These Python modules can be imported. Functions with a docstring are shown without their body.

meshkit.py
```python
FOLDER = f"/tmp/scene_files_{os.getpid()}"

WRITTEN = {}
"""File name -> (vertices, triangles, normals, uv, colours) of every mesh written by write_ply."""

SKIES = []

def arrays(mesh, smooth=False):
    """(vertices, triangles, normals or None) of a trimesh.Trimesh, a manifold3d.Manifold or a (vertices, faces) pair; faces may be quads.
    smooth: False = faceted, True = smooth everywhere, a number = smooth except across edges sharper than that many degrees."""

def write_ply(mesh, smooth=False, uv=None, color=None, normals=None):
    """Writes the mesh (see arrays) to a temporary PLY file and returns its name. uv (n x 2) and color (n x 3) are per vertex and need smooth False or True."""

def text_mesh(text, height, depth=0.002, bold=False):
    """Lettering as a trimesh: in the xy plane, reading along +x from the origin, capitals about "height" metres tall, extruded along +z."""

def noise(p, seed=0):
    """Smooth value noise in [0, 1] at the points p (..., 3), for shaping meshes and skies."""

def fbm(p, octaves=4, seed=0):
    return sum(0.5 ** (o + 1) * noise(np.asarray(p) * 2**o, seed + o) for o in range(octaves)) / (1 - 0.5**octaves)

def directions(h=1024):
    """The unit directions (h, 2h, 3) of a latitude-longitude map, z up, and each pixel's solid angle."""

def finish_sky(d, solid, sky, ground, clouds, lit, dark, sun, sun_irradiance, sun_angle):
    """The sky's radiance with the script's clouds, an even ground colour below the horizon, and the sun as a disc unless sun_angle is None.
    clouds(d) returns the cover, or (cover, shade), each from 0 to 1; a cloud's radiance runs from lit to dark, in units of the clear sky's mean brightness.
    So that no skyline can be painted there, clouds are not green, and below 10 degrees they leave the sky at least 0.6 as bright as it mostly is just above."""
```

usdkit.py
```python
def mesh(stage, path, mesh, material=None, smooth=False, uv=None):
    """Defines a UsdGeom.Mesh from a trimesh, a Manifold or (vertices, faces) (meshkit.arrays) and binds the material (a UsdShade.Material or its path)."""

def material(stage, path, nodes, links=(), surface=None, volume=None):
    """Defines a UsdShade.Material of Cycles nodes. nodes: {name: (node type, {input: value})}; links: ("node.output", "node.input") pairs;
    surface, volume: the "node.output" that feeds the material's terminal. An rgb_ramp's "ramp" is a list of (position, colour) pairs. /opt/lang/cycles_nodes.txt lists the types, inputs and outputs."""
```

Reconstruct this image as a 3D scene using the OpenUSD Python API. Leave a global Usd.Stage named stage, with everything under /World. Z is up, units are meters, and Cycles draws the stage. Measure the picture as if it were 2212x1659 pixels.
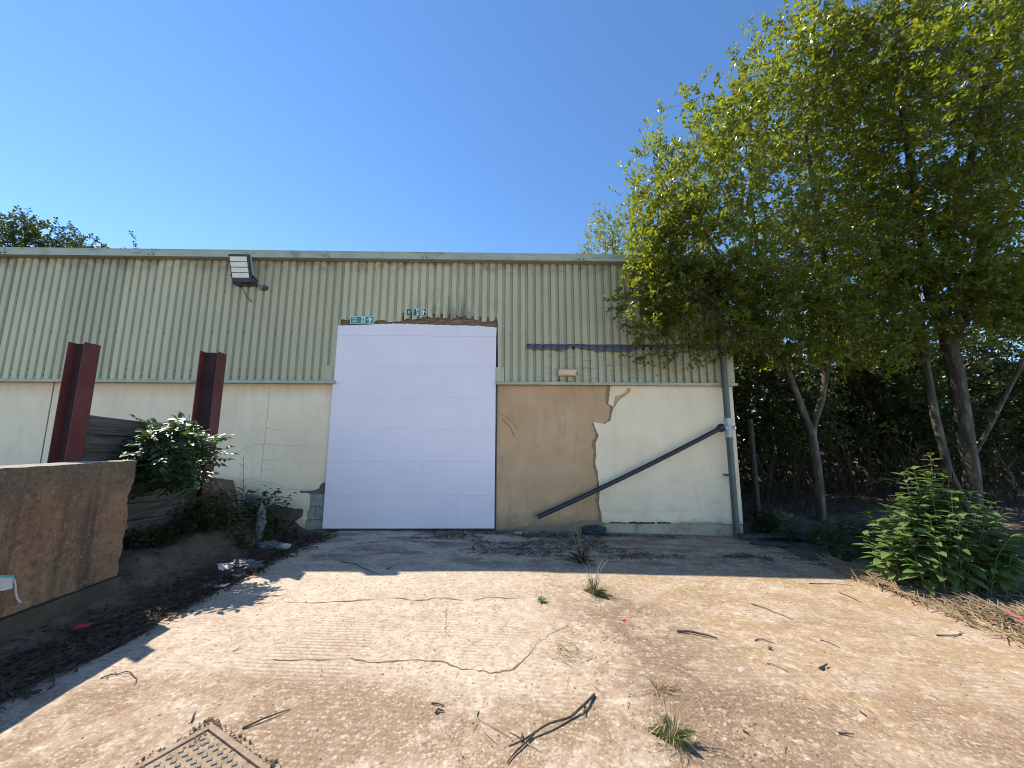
import math, random
import numpy as np, trimesh, usdkit, meshkit
from pxr import Usd, UsdGeom, UsdLux, UsdShade, Gf, Sdf, Vt
from shapely.geometry import Polygon, box as sbox, LineString
from shapely.ops import unary_union
from scipy.spatial import cKDTree

stage = Usd.Stage.CreateInMemory()
UsdGeom.SetStageUpAxis(stage, "Z")
world = UsdGeom.Xform.Define(stage, "/World")
stage.SetDefaultPrim(world.GetPrim())
UsdGeom.Scope.Define(stage, "/World/Looks")

# ------------------------------------------------------------------ camera, sky, sun, exposure
CAM_Z, PITCH, ROLL, FOC = 1.65, math.radians(8.25), 0.0035, 820.0 / 2212.0
EXPOSURE = 0.9
SKY, SUN, SUN_EL, SUN_ROT = 0.133, 1.0, math.radians(51.6), math.radians(-63.0)
cam = UsdGeom.Camera.Define(stage, "/World/camera")
cam.AddTranslateOp().Set(Gf.Vec3d(0, 0, CAM_Z))
cam.AddRotateZYXOp().Set(Gf.Vec3f(90 + math.degrees(PITCH), 0, math.degrees(ROLL)))
cam.CreateHorizontalApertureAttr(36.0)
cam.CreateVerticalApertureAttr(27.0)
cam.CreateFocalLengthAttr(36.0 * FOC)
cam.CreateClippingRangeAttr(Gf.Vec2f(0.05, 5000))
cam.CreateExposureAttr(EXPOSURE)
dome = UsdLux.DomeLight.Define(stage, "/World/sky")
skymat = usdkit.material(stage, "/World/Looks/sky_look", {
    "s": ("sky_texture", {"sky_type": "single_scattering", "sun_disc": False, "sun_elevation": SUN_EL, "sun_rotation": SUN_ROT,
                          "altitude": 100.0, "air_density": 0.85, "aerosol_density": 0.0, "ozone_density": 2.2}),
    "h": ("hsv", {"saturation": 1.15}),
    "b": ("background_shader", {"strength": SKY})}, [("s.color", "h.color"), ("h.color", "b.color")], surface="b.background")
UsdShade.MaterialBindingAPI.Apply(dome.GetPrim()).Bind(skymat)
sun = UsdLux.DistantLight.Define(stage, "/World/sun")
sun.CreateIntensityAttr(SUN); sun.CreateAngleAttr(0.5); sun.CreateNormalizeAttr(True)
sun.CreateColorAttr(Gf.Vec3f(1.0, 0.91, 0.78))
sdir = Gf.Vec3d(math.sin(SUN_ROT) * math.cos(SUN_EL), math.cos(SUN_ROT) * math.cos(SUN_EL), math.sin(SUN_EL))
sun.AddOrientOp(UsdGeom.XformOp.PrecisionDouble).Set(Gf.Quatd(Gf.Rotation(Gf.Vec3d(0, 0, 1), sdir).GetQuat()))

# ------------------------------------------------------------------ helpers: prims
used, LOC = {}, {"/World": np.zeros(3)}
def numbered(parent, name):
    k = (parent, name); n = used.get(k, -1) + 1; used[k] = n
    return f"{parent}/{name}" + (f"_{n:03d}" if n else "")
def tag(p, label=None, cat=None, group=None, kind=None):
    for k, v in (("label", label), ("category", cat), ("group", group), ("kind", kind)):
        if v: p.SetCustomDataByKey(k, v)
    return p
def thing(name, label, cat, loc=(0, 0, 0), group=None, kind=None):
    path = numbered("/World", name)
    x = UsdGeom.Xform.Define(stage, path)
    x.AddTranslateOp().Set(Gf.Vec3d(*map(float, loc)))
    LOC[path] = np.array(loc, float)
    tag(x.GetPrim(), label, cat, group, kind)
    return path
def vf(m):
    v, f, _ = meshkit.arrays(m)
    return v, f
def obj(name, mesh, mat, parent="/World", smooth=False, label=None, cat=None, group=None, kind=None):
    """One Mesh prim; the mesh is given in world coordinates."""
    path = numbered(parent, name)
    v, f = vf(mesh)
    loc = LOC[parent]
    if parent == "/World":                       # a one-mesh thing gets its origin at its base
        loc = np.array([(v[:, 0].min() + v[:, 0].max()) / 2, (v[:, 1].min() + v[:, 1].max()) / 2, v[:, 2].min()])
    m = usdkit.mesh(stage, path, (v - loc, f), LOOK[mat] if isinstance(mat, str) else mat, smooth=smooth)
    if parent == "/World":
        m.AddTranslateOp().Set(Gf.Vec3d(*map(float, loc)))
    LOC[path] = loc
    tag(m.GetPrim(), label, cat, group, kind)
    return path
def cat(ms): return trimesh.util.concatenate([trimesh.Trimesh(*vf(m), process=False) for m in ms])
def bx(x0, x1, y0, y1, z0, z1):
    m = trimesh.creation.box((x1 - x0, y1 - y0, z1 - z0)); m.apply_translation(((x0 + x1) / 2, (y0 + y1) / 2, (z0 + z1) / 2)); return m
def cbox(size, c=0.01, center=(0, 0, 0), R=None):
    """chamfered box"""
    h = np.array(size) / 2; pts = []
    for sx in (-1, 1):
        for sy in (-1, 1):
            for sz in (-1, 1):
                s = np.array([sx, sy, sz])
                for k in range(3):
                    q = s * (h - c); q[k] = s[k] * h[k]; pts.append(q)
    m = trimesh.convex.convex_hull(np.array(pts))
    if R is not None: m.apply_transform(R)
    m.apply_translation(center); return m
def tube(pts, rad, n=8, caps=True):
    pts = np.asarray(pts, float); k = len(pts); rad = np.broadcast_to(rad, (k,))
    t = np.gradient(pts, axis=0); t /= np.maximum(np.linalg.norm(t, axis=1, keepdims=True), 1e-9)
    a = np.array([0, 0, 1.0]) if abs(t[0, 2]) < .9 else np.array([1.0, 0, 0])
    u = np.cross(t[0], a); u /= np.linalg.norm(u); V = []
    ang = np.linspace(0, 2 * np.pi, n, endpoint=False)
    for i in range(k):
        u = u - t[i] * (u @ t[i]); u /= max(np.linalg.norm(u), 1e-9); w = np.cross(t[i], u)
        V.append(pts[i] + rad[i] * (np.cos(ang)[:, None] * u + np.sin(ang)[:, None] * w))
    V = np.vstack(V); F = []
    j = np.arange(n); j2 = (j + 1) % n
    for i in range(k - 1):
        a0, b0 = i * n, (i + 1) * n
        F += [np.stack([a0 + j, a0 + j2, b0 + j2], 1), np.stack([a0 + j, b0 + j2, b0 + j], 1)]
    F = np.vstack(F)
    if caps:
        V = np.vstack([V, pts[0], pts[-1]])
        F = np.vstack([F, np.stack([np.full(n, k * n), j2, j], 1), np.stack([np.full(n, k * n + 1), (k - 1) * n + j, (k - 1) * n + j2], 1)])
    return trimesh.Trimesh(V, F, process=False)
def Rz(a): return trimesh.transformations.rotation_matrix(a, [0, 0, 1])
def rot(a, ax): return trimesh.transformations.rotation_matrix(a, ax)

# ------------------------------------------------------------------ the photograph's rays and the warehouse wall's own frame
def ray(px, py):
    u, v = (px - 1106) / 820.0, (py - 829.5) / 820.0
    u, v = u + ROLL * v, v - ROLL * u
    return np.array([u, math.cos(PITCH) + v * math.sin(PITCH), -v * math.cos(PITCH) + math.sin(PITCH)])
EYE = np.array([0, 0, CAM_Z])
def on_y(px, py, y): d = ray(px, py); return EYE + d * (y / d[1])
def on_z(px, py, z): d = ray(px, py); return EYE + d * ((z - CAM_Z) / d[2])
PHI, OY = math.radians(1.0), 7.1
WX, WB = np.array([math.cos(PHI), math.sin(PHI), 0]), np.array([-math.sin(PHI), math.cos(PHI), 0])
WT = np.eye(4); WT[:3, 0], WT[:3, 1], WT[:3, 3] = WX, WB, (0, OY, 0)
def W(m):
    m = trimesh.Trimesh(*vf(m), process=False); m.apply_transform(WT); return m
def wp(s, d, z): return np.array([0, OY, 0]) + WX * s - WB * d + np.array([0, 0, z])
def onwall(px, py, d=0.0):
    r = ray(px, py); o = wp(0, d, 0); t = ((o - EYE) @ WB) / (r @ WB); p = EYE + r * t
    return float((p - o) @ WX), float(p[2])
def sheet(poly, d0, d1):
    """shapely polygon in (s, z) as a solid plate between d0 and d1 in front of the wall plane"""
    out = []
    for g in getattr(poly, "geoms", [poly]):
        if g.is_empty or g.area < 1e-6: continue
        m = trimesh.creation.extrude_polygon(g, d1 - d0, engine="earcut")
        v = np.array(m.vertices); out.append(trimesh.Trimesh(np.stack([v[:, 0], -(v[:, 2] + d0), v[:, 1]], 1), m.faces, process=False))
    return W(cat(out))
def wbox(s0, s1, d0, d1, z0, z1): return W(bx(s0, s1, -d1, -d0, z0, z1))
def ragged(pts, amp, seed, step=0.02):
    """a polyline with small irregular bites"""
    l = LineString(pts); n = max(2, int(l.length / step)); q = np.array([l.interpolate(i / n, normalized=True).coords[0] for i in range(n + 1)])
    o = (meshkit.fbm(np.c_[q * 22, np.zeros(len(q))], 3, seed) - .5) * 2 * amp; o2 = (meshkit.fbm(np.c_[q * 22, np.ones(len(q)) * 9], 3, seed + 5) - .5) * 2 * amp
    q[:, 0] += o; q[:, 1] += o2; return [tuple(x) for x in q]
def slab_z(x): return 0.036 - 0.0120 * x - 0.0115 * np.sqrt(np.asarray(x, float) ** 2 + 0.3)
def on_slab(px, py, up=0.0):
    z = 0.0
    for _ in range(6): p = on_z(px, py, z + up); z = float(slab_z(p[0]))
    return np.array([p[0], p[1], z])

# ------------------------------------------------------------------ materials
class G:
    def __init__(s): s.nodes, s.links, s.k = {}, [], 0
    def n(s, kind, **inp):
        nm = f"n{s.k}"; s.k += 1; vals = {}
        for a, b in inp.items():
            if isinstance(b, str) and "." in b: s.links.append((b, f"{nm}.{a}"))
            else: vals[a] = b
        s.nodes[nm] = (kind, vals); return nm
    def pos(s): return s.n("geometry") + ".position"
    def noise(s, scale, detail=3, rough=.55, vec=None, dist=0.0): return s.n("noise_texture", vector=vec or s.pos(), scale=scale, detail=detail, roughness=rough, distortion=dist) + ".fac"
    def step(s, v, a, b, lo=0.0, hi=1.0): return s.n("map_range", value=v, from_min=a, from_max=b, to_min=lo, to_max=hi, clamp=True, range_type="linear") + ".result"
    def mix(s, f, a, b, t="mix"): return s.n("mix_color", fac=f, a=a, b=b, blend_type=t) + ".result"
    def m(s, op, a, b=0.0, clamp=False): return s.n("math", math_type=op, value1=a, value2=b, use_clamp=clamp) + ".value"
    def ramp(s, f, stops): return s.n("rgb_ramp", fac=f, ramp=stops) + ".color"
    def scaled(s, sc, vec=None): return s.n("vector_math", math_type="multiply", vector1=vec or s.pos(), vector2=sc) + ".vector"
    def bump(s, h, dist=.01, strength=1.0): return s.n("bump", height=h, distance=dist, strength=strength) + ".normal"
    def done(s, name, color, rough=.8, normal=None, spec=.3, **kw):
        a = dict(base_color=color, roughness=rough, specular_ior_level=spec, **kw)
        if normal: a["normal"] = normal
        p = s.n("principled_bsdf", **a)
        return s.out(name, p + ".BSDF")
    def out(s, name, sock):
        LOOK[name] = usdkit.material(stage, "/World/Looks/" + name, s.nodes, s.links, surface=sock); return LOOK[name]
LOOK = {}
def mottled(name, c1, c2, scale=3.0, rough=.85, bump=.004, bscale=60, spec=.3, metallic=0.0, c3=None, s3=20, stretch=(1, 1, 1)):
    g = G(); v = g.scaled(stretch)
    col = g.ramp(g.noise(scale, 5, .6, v), [(0.3, c1), (0.7, c2)])
    if c3: col = g.mix(g.step(g.noise(s3, 4, .65, v), .52, .66), col, c3)
    nb = g.bump(g.noise(bscale, 4, .6), bump) if bump else None
    return g.done(name, col, rough, nb, spec, metallic=metallic)

def leaf_look(name, stops, rough=.38, trans=.4, tint=(1.35, 1.5, .55), spec=.5):
    g = G()
    col = g.ramp(g.n("geometry") + ".random_per_island", stops)
    patch = g.step(g.noise(0.9, 2), .35, .65, .75, 1.2)
    col = g.n("vector_math", math_type="scale", vector1=col, scale=patch) + ".vector"
    p = g.n("principled_bsdf", base_color=col, roughness=rough, specular_ior_level=spec)
    t = g.n("translucent_bsdf", color=g.n("vector_math", math_type="multiply", vector1=col, vector2=tint) + ".vector")
    return g.out(name, g.n("mix_closure", fac=trans, closure1=p + ".BSDF", closure2=t + ".BSDF") + ".closure")

leaf_look("sallow_leaf", [(0, (.12, .135, .02)), (.4, (.25, .255, .032)), (.8, (.36, .35, .048)), (1, (.48, .43, .07))], rough=.3, trans=.63, tint=(2.2, 2.2, .55), spec=.8)
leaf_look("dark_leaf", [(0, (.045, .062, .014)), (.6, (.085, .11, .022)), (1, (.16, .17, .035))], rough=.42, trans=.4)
mottled("shaded_grimy_steel", (.022, .010, .010), (.05, .02, .018), 5, .7, .002)  # post webs: shade of the recess painted into the colour, with some grime
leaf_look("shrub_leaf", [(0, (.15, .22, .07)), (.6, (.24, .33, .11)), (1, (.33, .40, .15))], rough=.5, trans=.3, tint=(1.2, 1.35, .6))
leaf_look("glossy_leaf", [(0, (.045, .08, .025)), (.7, (.085, .13, .033)), (1, (.20, .25, .045))], rough=.42, trans=.38, spec=1.3)
leaf_look("weed_leaf", [(0, (.10, .14, .04)), (.6, (.19, .22, .07)), (1, (.40, .36, .18))], rough=.5, trans=.5)
leaf_look("litter_leaf", [(0, (.10, .07, .048)), (.5, (.20, .145, .10)), (.8, (.33, .245, .16)), (1, (.55, .46, .34))], rough=.8, trans=.05, tint=(1, 1, 1), spec=.2)
leaf_look("straw", [(0, (.40, .30, .18)), (.5, (.68, .55, .36)), (1, (.88, .76, .54))], rough=.75, trans=.05, tint=(1, 1, 1), spec=.25)
leaf_look("dry_stem", [(0, (.06, .04, .022)), (.5, (.15, .10, .055)), (1, (.30, .21, .12))], rough=.8, trans=.02, tint=(1, 1, 1), spec=.2)
mottled("bark", (.05, .037, .024), (.115, .09, .062), 9, .9, .02, 34, c3=(.13, .14, .09), s3=9, stretch=(1, 1, .3))
mottled("green_stem", (.10, .12, .05), (.16, .17, .08), 8, .7, .002)
mottled("twig", (.05, .036, .026), (.12, .09, .065), 20, .85, .002)
mottled("pale_twig", (.28, .21, .14), (.42, .34, .24), 20, .85, .002)
mottled("crumb", (.17, .12, .08), (.30, .22, .145), 9, .95, .006)
mottled("iron_dust", (.24, .175, .115), (.40, .305, .215), 14, .9, .004, c3=(.22, .16, .11), s3=18)
mottled("soil", (.085, .062, .042), (.20, .145, .098), 5, .95, .03, 30, c3=(.17, .13, .09), s3=40)
mottled("old_concrete", (.04, .034, .022), (.09, .072, .05), 4, .92, .02, 45, c3=(.05, .05, .035), s3=7)
mottled("dark_gap", (.012, .011, .010), (.025, .022, .02), 9, .9, 0)
mottled("crack_dirt", (.15, .10, .065), (.29, .205, .135), 25, .95, .004)
mottled("rubber", (.055, .054, .058), (.095, .093, .10), 14, .7, .003, c3=(.13, .125, .12), s3=30)
mottled("black_plastic", (.017, .017, .021), (.026, .026, .03), 10, .42, 0, spec=.5)
mottled("grey_pipe", (.075, .08, .062), (.105, .11, .09), 5, .5, .001, spec=.45, c3=(.085, .095, .08), s3=12)
mottled("pale_pipe", (.34, .35, .34), (.44, .45, .43), 8, .55, .001, spec=.4)
mottled("lamp_body", (.025, .026, .036), (.035, .036, .048), 10, .4, 0, spec=.5)
mottled("lamp_lens", (.62, .57, .47), (.72, .67, .56), 30, .3, .002, spec=.5)
mottled("bulkhead_plastic", (.50, .31, .16), (.62, .42, .24), 9, .5, .001, spec=.4, c3=(.66, .48, .3), s3=14)
mottled("sign_green", (.03, .18, .155), (.04, .21, .18), 12, .5, 0)
mottled("sign_dark_green", (.012, .085, .06), (.02, .105, .075), 12, .5, 0)
mottled("sign_white", (.55, .57, .52), (.66, .67, .62), 12, .5, 0)
mottled("white_plastic", (.36, .35, .33), (.52, .51, .48), 14, .5, .004)
mottled("grey_plastic", (.095, .093, .09), (.18, .175, .17), 14, .55, .006)
mottled("tape_red", (.62, .03, .05), (.7, .06, .08), 14, .45, 0)
mottled("tape_white", (.75, .72, .72), (.82, .8, .8), 14, .45, 0)
mottled("teal_plastic", (.05, .30, .28), (.08, .36, .33), 14, .45, 0)
mottled("iron", (.19, .155, .12), (.29, .235, .18), 16, .7, .004, spec=.4, c3=(.13, .095, .065), s3=22)
mottled("block", (.24, .225, .185), (.33, .31, .26), 9, .92, .012, 70, c3=(.17, .155, .125), s3=24)
mottled("mortar", (.10, .09, .07), (.17, .155, .125), 16, .95, .01)
mottled("brown_timber", (.13, .075, .04), (.24, .145, .08), 9, .9, .01, 30, c3=(.09, .06, .04), s3=14, stretch=(.4, 1, 2))
mottled("sleeper_wood", (.045, .04, .035), (.12, .11, .095), 5, .9, .02, 26, c3=(.03, .027, .022), s3=9, stretch=(1, .25, 5))
mottled("pale_wood", (.30, .25, .19), (.42, .36, .28), 7, .85, .006, stretch=(.3, .3, 3))
mottled("post_wood", (.035, .028, .02), (.075, .06, .045), 8, .9, .01)
mottled("roof_metal", (.28, .30, .25), (.34, .36, .30), 3, .6, .002)
mottled("debris_black", (.035, .035, .042), (.06, .06, .07), 14, .6, .003)
def cladding_look():
    g = G(); p = g.pos()
    col = g.ramp(g.noise(1.1, 5, .6, g.scaled((1, 1, .35))), [(.3, (.37, .328, .196)), (.7, (.45, .397, .24))])
    col = g.mix(g.step(g.noise(7, 6, .7, g.scaled((1, 1, .12))), .56, .78, 0, .45), col, (.17, .175, .125))    # rain streaks
    sep = g.n("separate_xyz", vector=p)
    algae = g.m("multiply", g.step(sep + ".x", 1.2, 4.4, 0, .55), g.step(g.noise(2.2, 5, .6), .36, .6))
    col = g.mix(algae, col, (.27, .255, .115))
    low = g.m("multiply", g.step(sep + ".z", 3.0, 3.5, 1, 0), g.m("multiply", g.step(sep + ".x", .3, .8), g.step(g.noise(9, 5, .7, g.scaled((.5, .5, 2.4))), .55, .68)))
    col = g.mix(low, col, (.12, .105, .06))
    top = g.m("multiply", g.step(sep + ".z", 4.75, 5.04, 0, .8), g.step(g.noise(5, 4, .6), .42, .62))
    col = g.mix(top, col, (.16, .115, .075))
    door = g.m("multiply", g.step(g.m("absolute", g.m("add", sep + ".x", 1.0)), .5, 1.0, 1, 0), g.m("multiply", g.step(sep + ".z", 4.0, 4.75, 1, 0), g.step(g.noise(4, 5, .7, g.scaled((1.5, 1, .35))), .45, .7)))
    col = g.mix(door, col, (.085, .078, .065))
    tone = g.step(g.n("object_info") + ".random", 0, 1, .88, 1.08)
    col = g.n("vector_math", math_type="scale", vector1=col, scale=tone) + ".vector"
    return g.done("green_cladding", col, .5, g.bump(g.noise(30, 4), .0015), .35)
cladding_look()
def fascia_look():
    g = G()
    col = g.ramp(g.noise(2.2, 5, .6), [(.3, (.28, .28, .195)), (.7, (.37, .37, .26))])
    col = g.mix(g.step(g.noise(5, 6, .7, g.scaled((.6, 1, 2))), .54, .7, 0, .75), col, (.13, .13, .105))
    return g.done("green_fascia", col, .5, g.bump(g.noise(30, 4), .0015), .4)
fascia_look()
def cream_look():
    g = G(); p = g.pos(); sep = g.n("separate_xyz", vector=p)
    col = g.ramp(g.noise(1.0, 5, .6), [(.3, (.71, .53, .34)), (.7, (.81, .625, .41))])
    col = g.mix(g.step(g.noise(3.5, 6, .7, g.scaled((1, 1, .25))), .5, .75, 0, .5), col, (.54, .42, .28))
    col = g.mix(g.m("multiply", g.step(sep + ".z", 1.9, .3, 0, 1), g.step(g.noise(2.6, 5, .65, g.scaled((.6, .6, 2.6))), .52, .7, 0, .35)), col, (.42, .33, .22))
    rust = g.m("multiply", g.step(g.m("add", sep + ".z", g.m("multiply", g.noise(7, 3, .5, g.scaled((1, 1, .05))), .22)), 2.50, 2.80, 0, .8), 1.0)
    col = g.mix(g.m("multiply", rust, g.step(sep + ".x", 2.2, .4)), col, (.55, .33, .17))
    base = g.step(g.m("add", sep + ".z", g.m("multiply", g.noise(5, 4), .35)), .42, .18)
    col = g.mix(g.m("multiply", base, .75), col, (.17, .155, .115))
    return g.done("cream_paint", col, .82, g.bump(g.noise(90, 4), .0025), .25)
cream_look()
def brown_render_look():
    g = G(); p = g.pos(); sep = g.n("separate_xyz", vector=p)
    col = g.ramp(g.noise(1.6, 5, .62), [(.28, (.43, .25, .125)), (.72, (.55, .345, .19))])
    col = g.mix(g.step(g.noise(4.5, 6, .7, g.scaled((1.4, 1, .3))), .52, .72, 0, .5), col, (.25, .16, .08))
    col = g.mix(g.step(g.noise(30, 4, .6), .6, .8, 0, .4), col, (.5, .38, .24))
    base = g.step(g.m("add", sep + ".z", g.m("multiply", g.noise(3, 5, .6), .6)), .62, .25)
    col = g.mix(base, col, (.165, .14, .085))
    return g.done("brown_coat", col, .9, g.bump(g.noise(70, 5, .65), .005), .2)
brown_render_look()
mottled("broken_coat", (.20, .125, .07), (.33, .215, .125), 12, .95, .012, 50, c3=(.14, .09, .055), s3=20)
mottled("scratch", (.27, .155, .075), (.36, .21, .10), 9, .9, .003)
mottled("plinth_cream", (.34, .265, .165), (.47, .375, .245), 3, .9, .005, c3=(.22, .175, .11), s3=6)
mottled("plinth_grey", (.17, .125, .07), (.26, .195, .115), 4, .9, .006, c3=(.15, .14, .10), s3=7)
def board_look():
    g = G(); r = g.n("geometry") + ".random_per_island"
    col = g.ramp(g.noise(1.3, 4), [(.3, (.69, .585, .59)), (.7, (.73, .625, .625))])
    col = g.mix(g.step(g.noise(12, 5, .7), .62, .8, 0, .35), col, (.5, .48, .56))
    v = g.n("voronoi_texture", vector=g.pos(), scale=7.0, randomness=1.0) + ".distance"
    col = g.mix(g.step(v, .05, .03, 0, .3), col, (.4, .38, .42))
    return g.done("white_board", col, .7, g.bump(g.noise(150, 3), .0015), .3)
board_look()
def red_steel_look():
    g = G()
    col = g.ramp(g.noise(3, 5, .6), [(.3, (.085, .018, .017)), (.7, (.14, .034, .030))])
    col = g.mix(g.step(g.noise(10, 6, .7, g.scaled((1, 1, .3))), .56, .72, 0, .8), col, (.06, .025, .018))
    return g.done("red_oxide", col, .6, g.bump(g.noise(40, 4), .002), .35)
red_steel_look()
def retaining_look():
    g = G(); p = g.pos(); sep = g.n("separate_xyz", vector=p)
    col = g.ramp(g.noise(2.2, 6, .62), [(.28, (.13, .065, .04)), (.5, (.22, .12, .07)), (.72, (.32, .19, .105))])
    col = g.mix(g.step(g.noise(3.6, 4, .6, g.scaled((1, 1, .12))), .48, .62, 0, .92), col, (.06, .05, .036))     # black water runs
    top = g.step(g.m("add", sep + ".z", g.m("multiply", g.noise(3.5, 5), .5)), 1.38, 1.6)
    col = g.mix(g.m("multiply", top, .8), col, (.11, .09, .062))
    col = g.mix(g.step(g.noise(24, 6, .75), .54, .7, 0, .7), col, (.36, .26, .16))
    col = g.mix(g.step(g.noise(17, 6, .75), .52, .64, 0, .7), col, (.07, .045, .03))
    col = g.mix(g.step(g.noise(70, 5, .8), .55, .66, 0, .6), col, (.33, .25, .17))
    col = g.mix(g.step(g.noise(55, 5, .8), .56, .66, 0, .6), col, (.06, .04, .026))
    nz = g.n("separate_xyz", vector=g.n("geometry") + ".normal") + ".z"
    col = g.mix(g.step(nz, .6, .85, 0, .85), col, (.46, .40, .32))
    return g.done("brown_concrete", col, .92, g.bump(g.m("add", g.noise(38, 5, .65), g.m("multiply", g.noise(6, 4), 1.5)), .02), .2)
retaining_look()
def slab_look():
    g = G(); p = g.pos(); sep = g.n("separate_xyz", vector=p); X, Y = sep + ".x", sep + ".y"
    big, med, fine = g.noise(.55, 4, .6), g.noise(3.4, 6, .66), g.noise(34, 5, .7)
    col = g.ramp(g.m("add", g.m("multiply", big, .6), g.m("multiply", med, .4)), [(.32, (.40, .305, .22)), (.5, (.51, .415, .32)), (.68, (.60, .515, .415))])
    # brown earth washed over the right half
    earth = g.m("multiply", g.step(g.m("add", X, g.m("multiply", big, 2.4)), .9, 3.0), g.step(g.noise(1.7, 6, .7, g.scaled((1, 1.7, 1))), .36, .56, .2, .95))
    col = g.mix(earth, col, (.375, .262, .15))
    # worn band with bare aggregate towards the viewer
    worn = g.m("multiply", g.step(g.m("add", Y, g.m("multiply", big, 1.5)), 3.62, 3.42), g.step(g.noise(1.1, 5, .65), .40, .52))
    ag = g.n("voronoi_texture", vector=p, scale=58.0)
    agc = g.ramp(g.n("white_noise_texture", vector=ag + ".position") + ".value", [(0, (.19, .12, .07)), (.5, (.36, .25, .16)), (.85, (.46, .35, .25)), (1, (.56, .46, .35))])
    agc = g.mix(g.step(ag + ".distance", .32, .5, 0, .8), agc, (.25, .165, .10))
    col = g.mix(g.m("multiply", worn, .9), col, agc)
    # dark dirt in patches down the middle right
    dm = g.m("multiply", g.step(g.m("absolute", g.m("subtract", X, g.m("add", 1.15, g.m("multiply", g.m("subtract", 3.2, Y), .16)))), .12, .85, 1, 0), g.step(Y, 4.9, 4.2))
    dirt = g.m("multiply", dm, g.step(g.noise(2.3, 7, .72), .41, .52))
    col = g.mix(g.m("multiply", dirt, .88), col, g.ramp(g.noise(40, 4, .7), [(.35, (.13, .088, .055)), (.65, (.27, .19, .125))]))
    streak = g.m("multiply", g.step(X, .4, 1.6), g.step(g.noise(2.1, 7, .72, g.scaled((.55, 1.6, 1))), .53, .63))
    col = g.mix(g.m("multiply", streak, .6), col, (.25, .165, .095))
    wall_patches = g.m("multiply", g.step(Y, 4.9, 5.4), g.step(g.noise(2.0, 6, .68, g.scaled((.6, 1.5, 1))), .46, .6))  # darker streaky patches on the slab towards the wall
    col = g.mix(g.m("multiply", wall_patches, .75), col, (.10, .085, .065))
    mot = g.noise(13, 6, .78)
    col = g.mix(g.step(mot, .5, .62, 0, .5), col, (.30, .205, .125))
    col = g.mix(g.step(mot, .47, .38, 0, .4), col, (.72, .62, .48))
    # specks
    col = g.mix(g.step(fine, .565, .62, 0, .7), col, (.20, .14, .095))
    col = g.mix(g.step(fine, .42, .36, 0, .5), col, (.72, .63, .52))
    # tamping ridges
    wv = g.n("wave_texture", wave_type="bands", bands_direction="y", profile="sine", vector=g.n("vector_rotate", rotate_type="z_axis", vector=p, angle=.06) + ".vector", scale=7.2, distortion=.9, detail=4.0, detail_scale=2.2, detail_roughness=.7) + ".fac"
    ridge = g.m("multiply", wv, g.step(g.noise(1.1, 4), .35, .6))
    col = g.mix(g.m("multiply", g.step(ridge, .5, .9), g.step(X, 1.2, -1.2, .25, .55)), col, (.25, .18, .125))
    h = g.m("add", g.m("multiply", ridge, -.5), g.m("add", g.m("multiply", fine, .9), g.m("multiply", g.m("multiply", ag + ".distance", worn), -.6)))
    return g.done("slab_concrete", col, .9, g.bump(h, .0075), .2)
slab_look()
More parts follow.
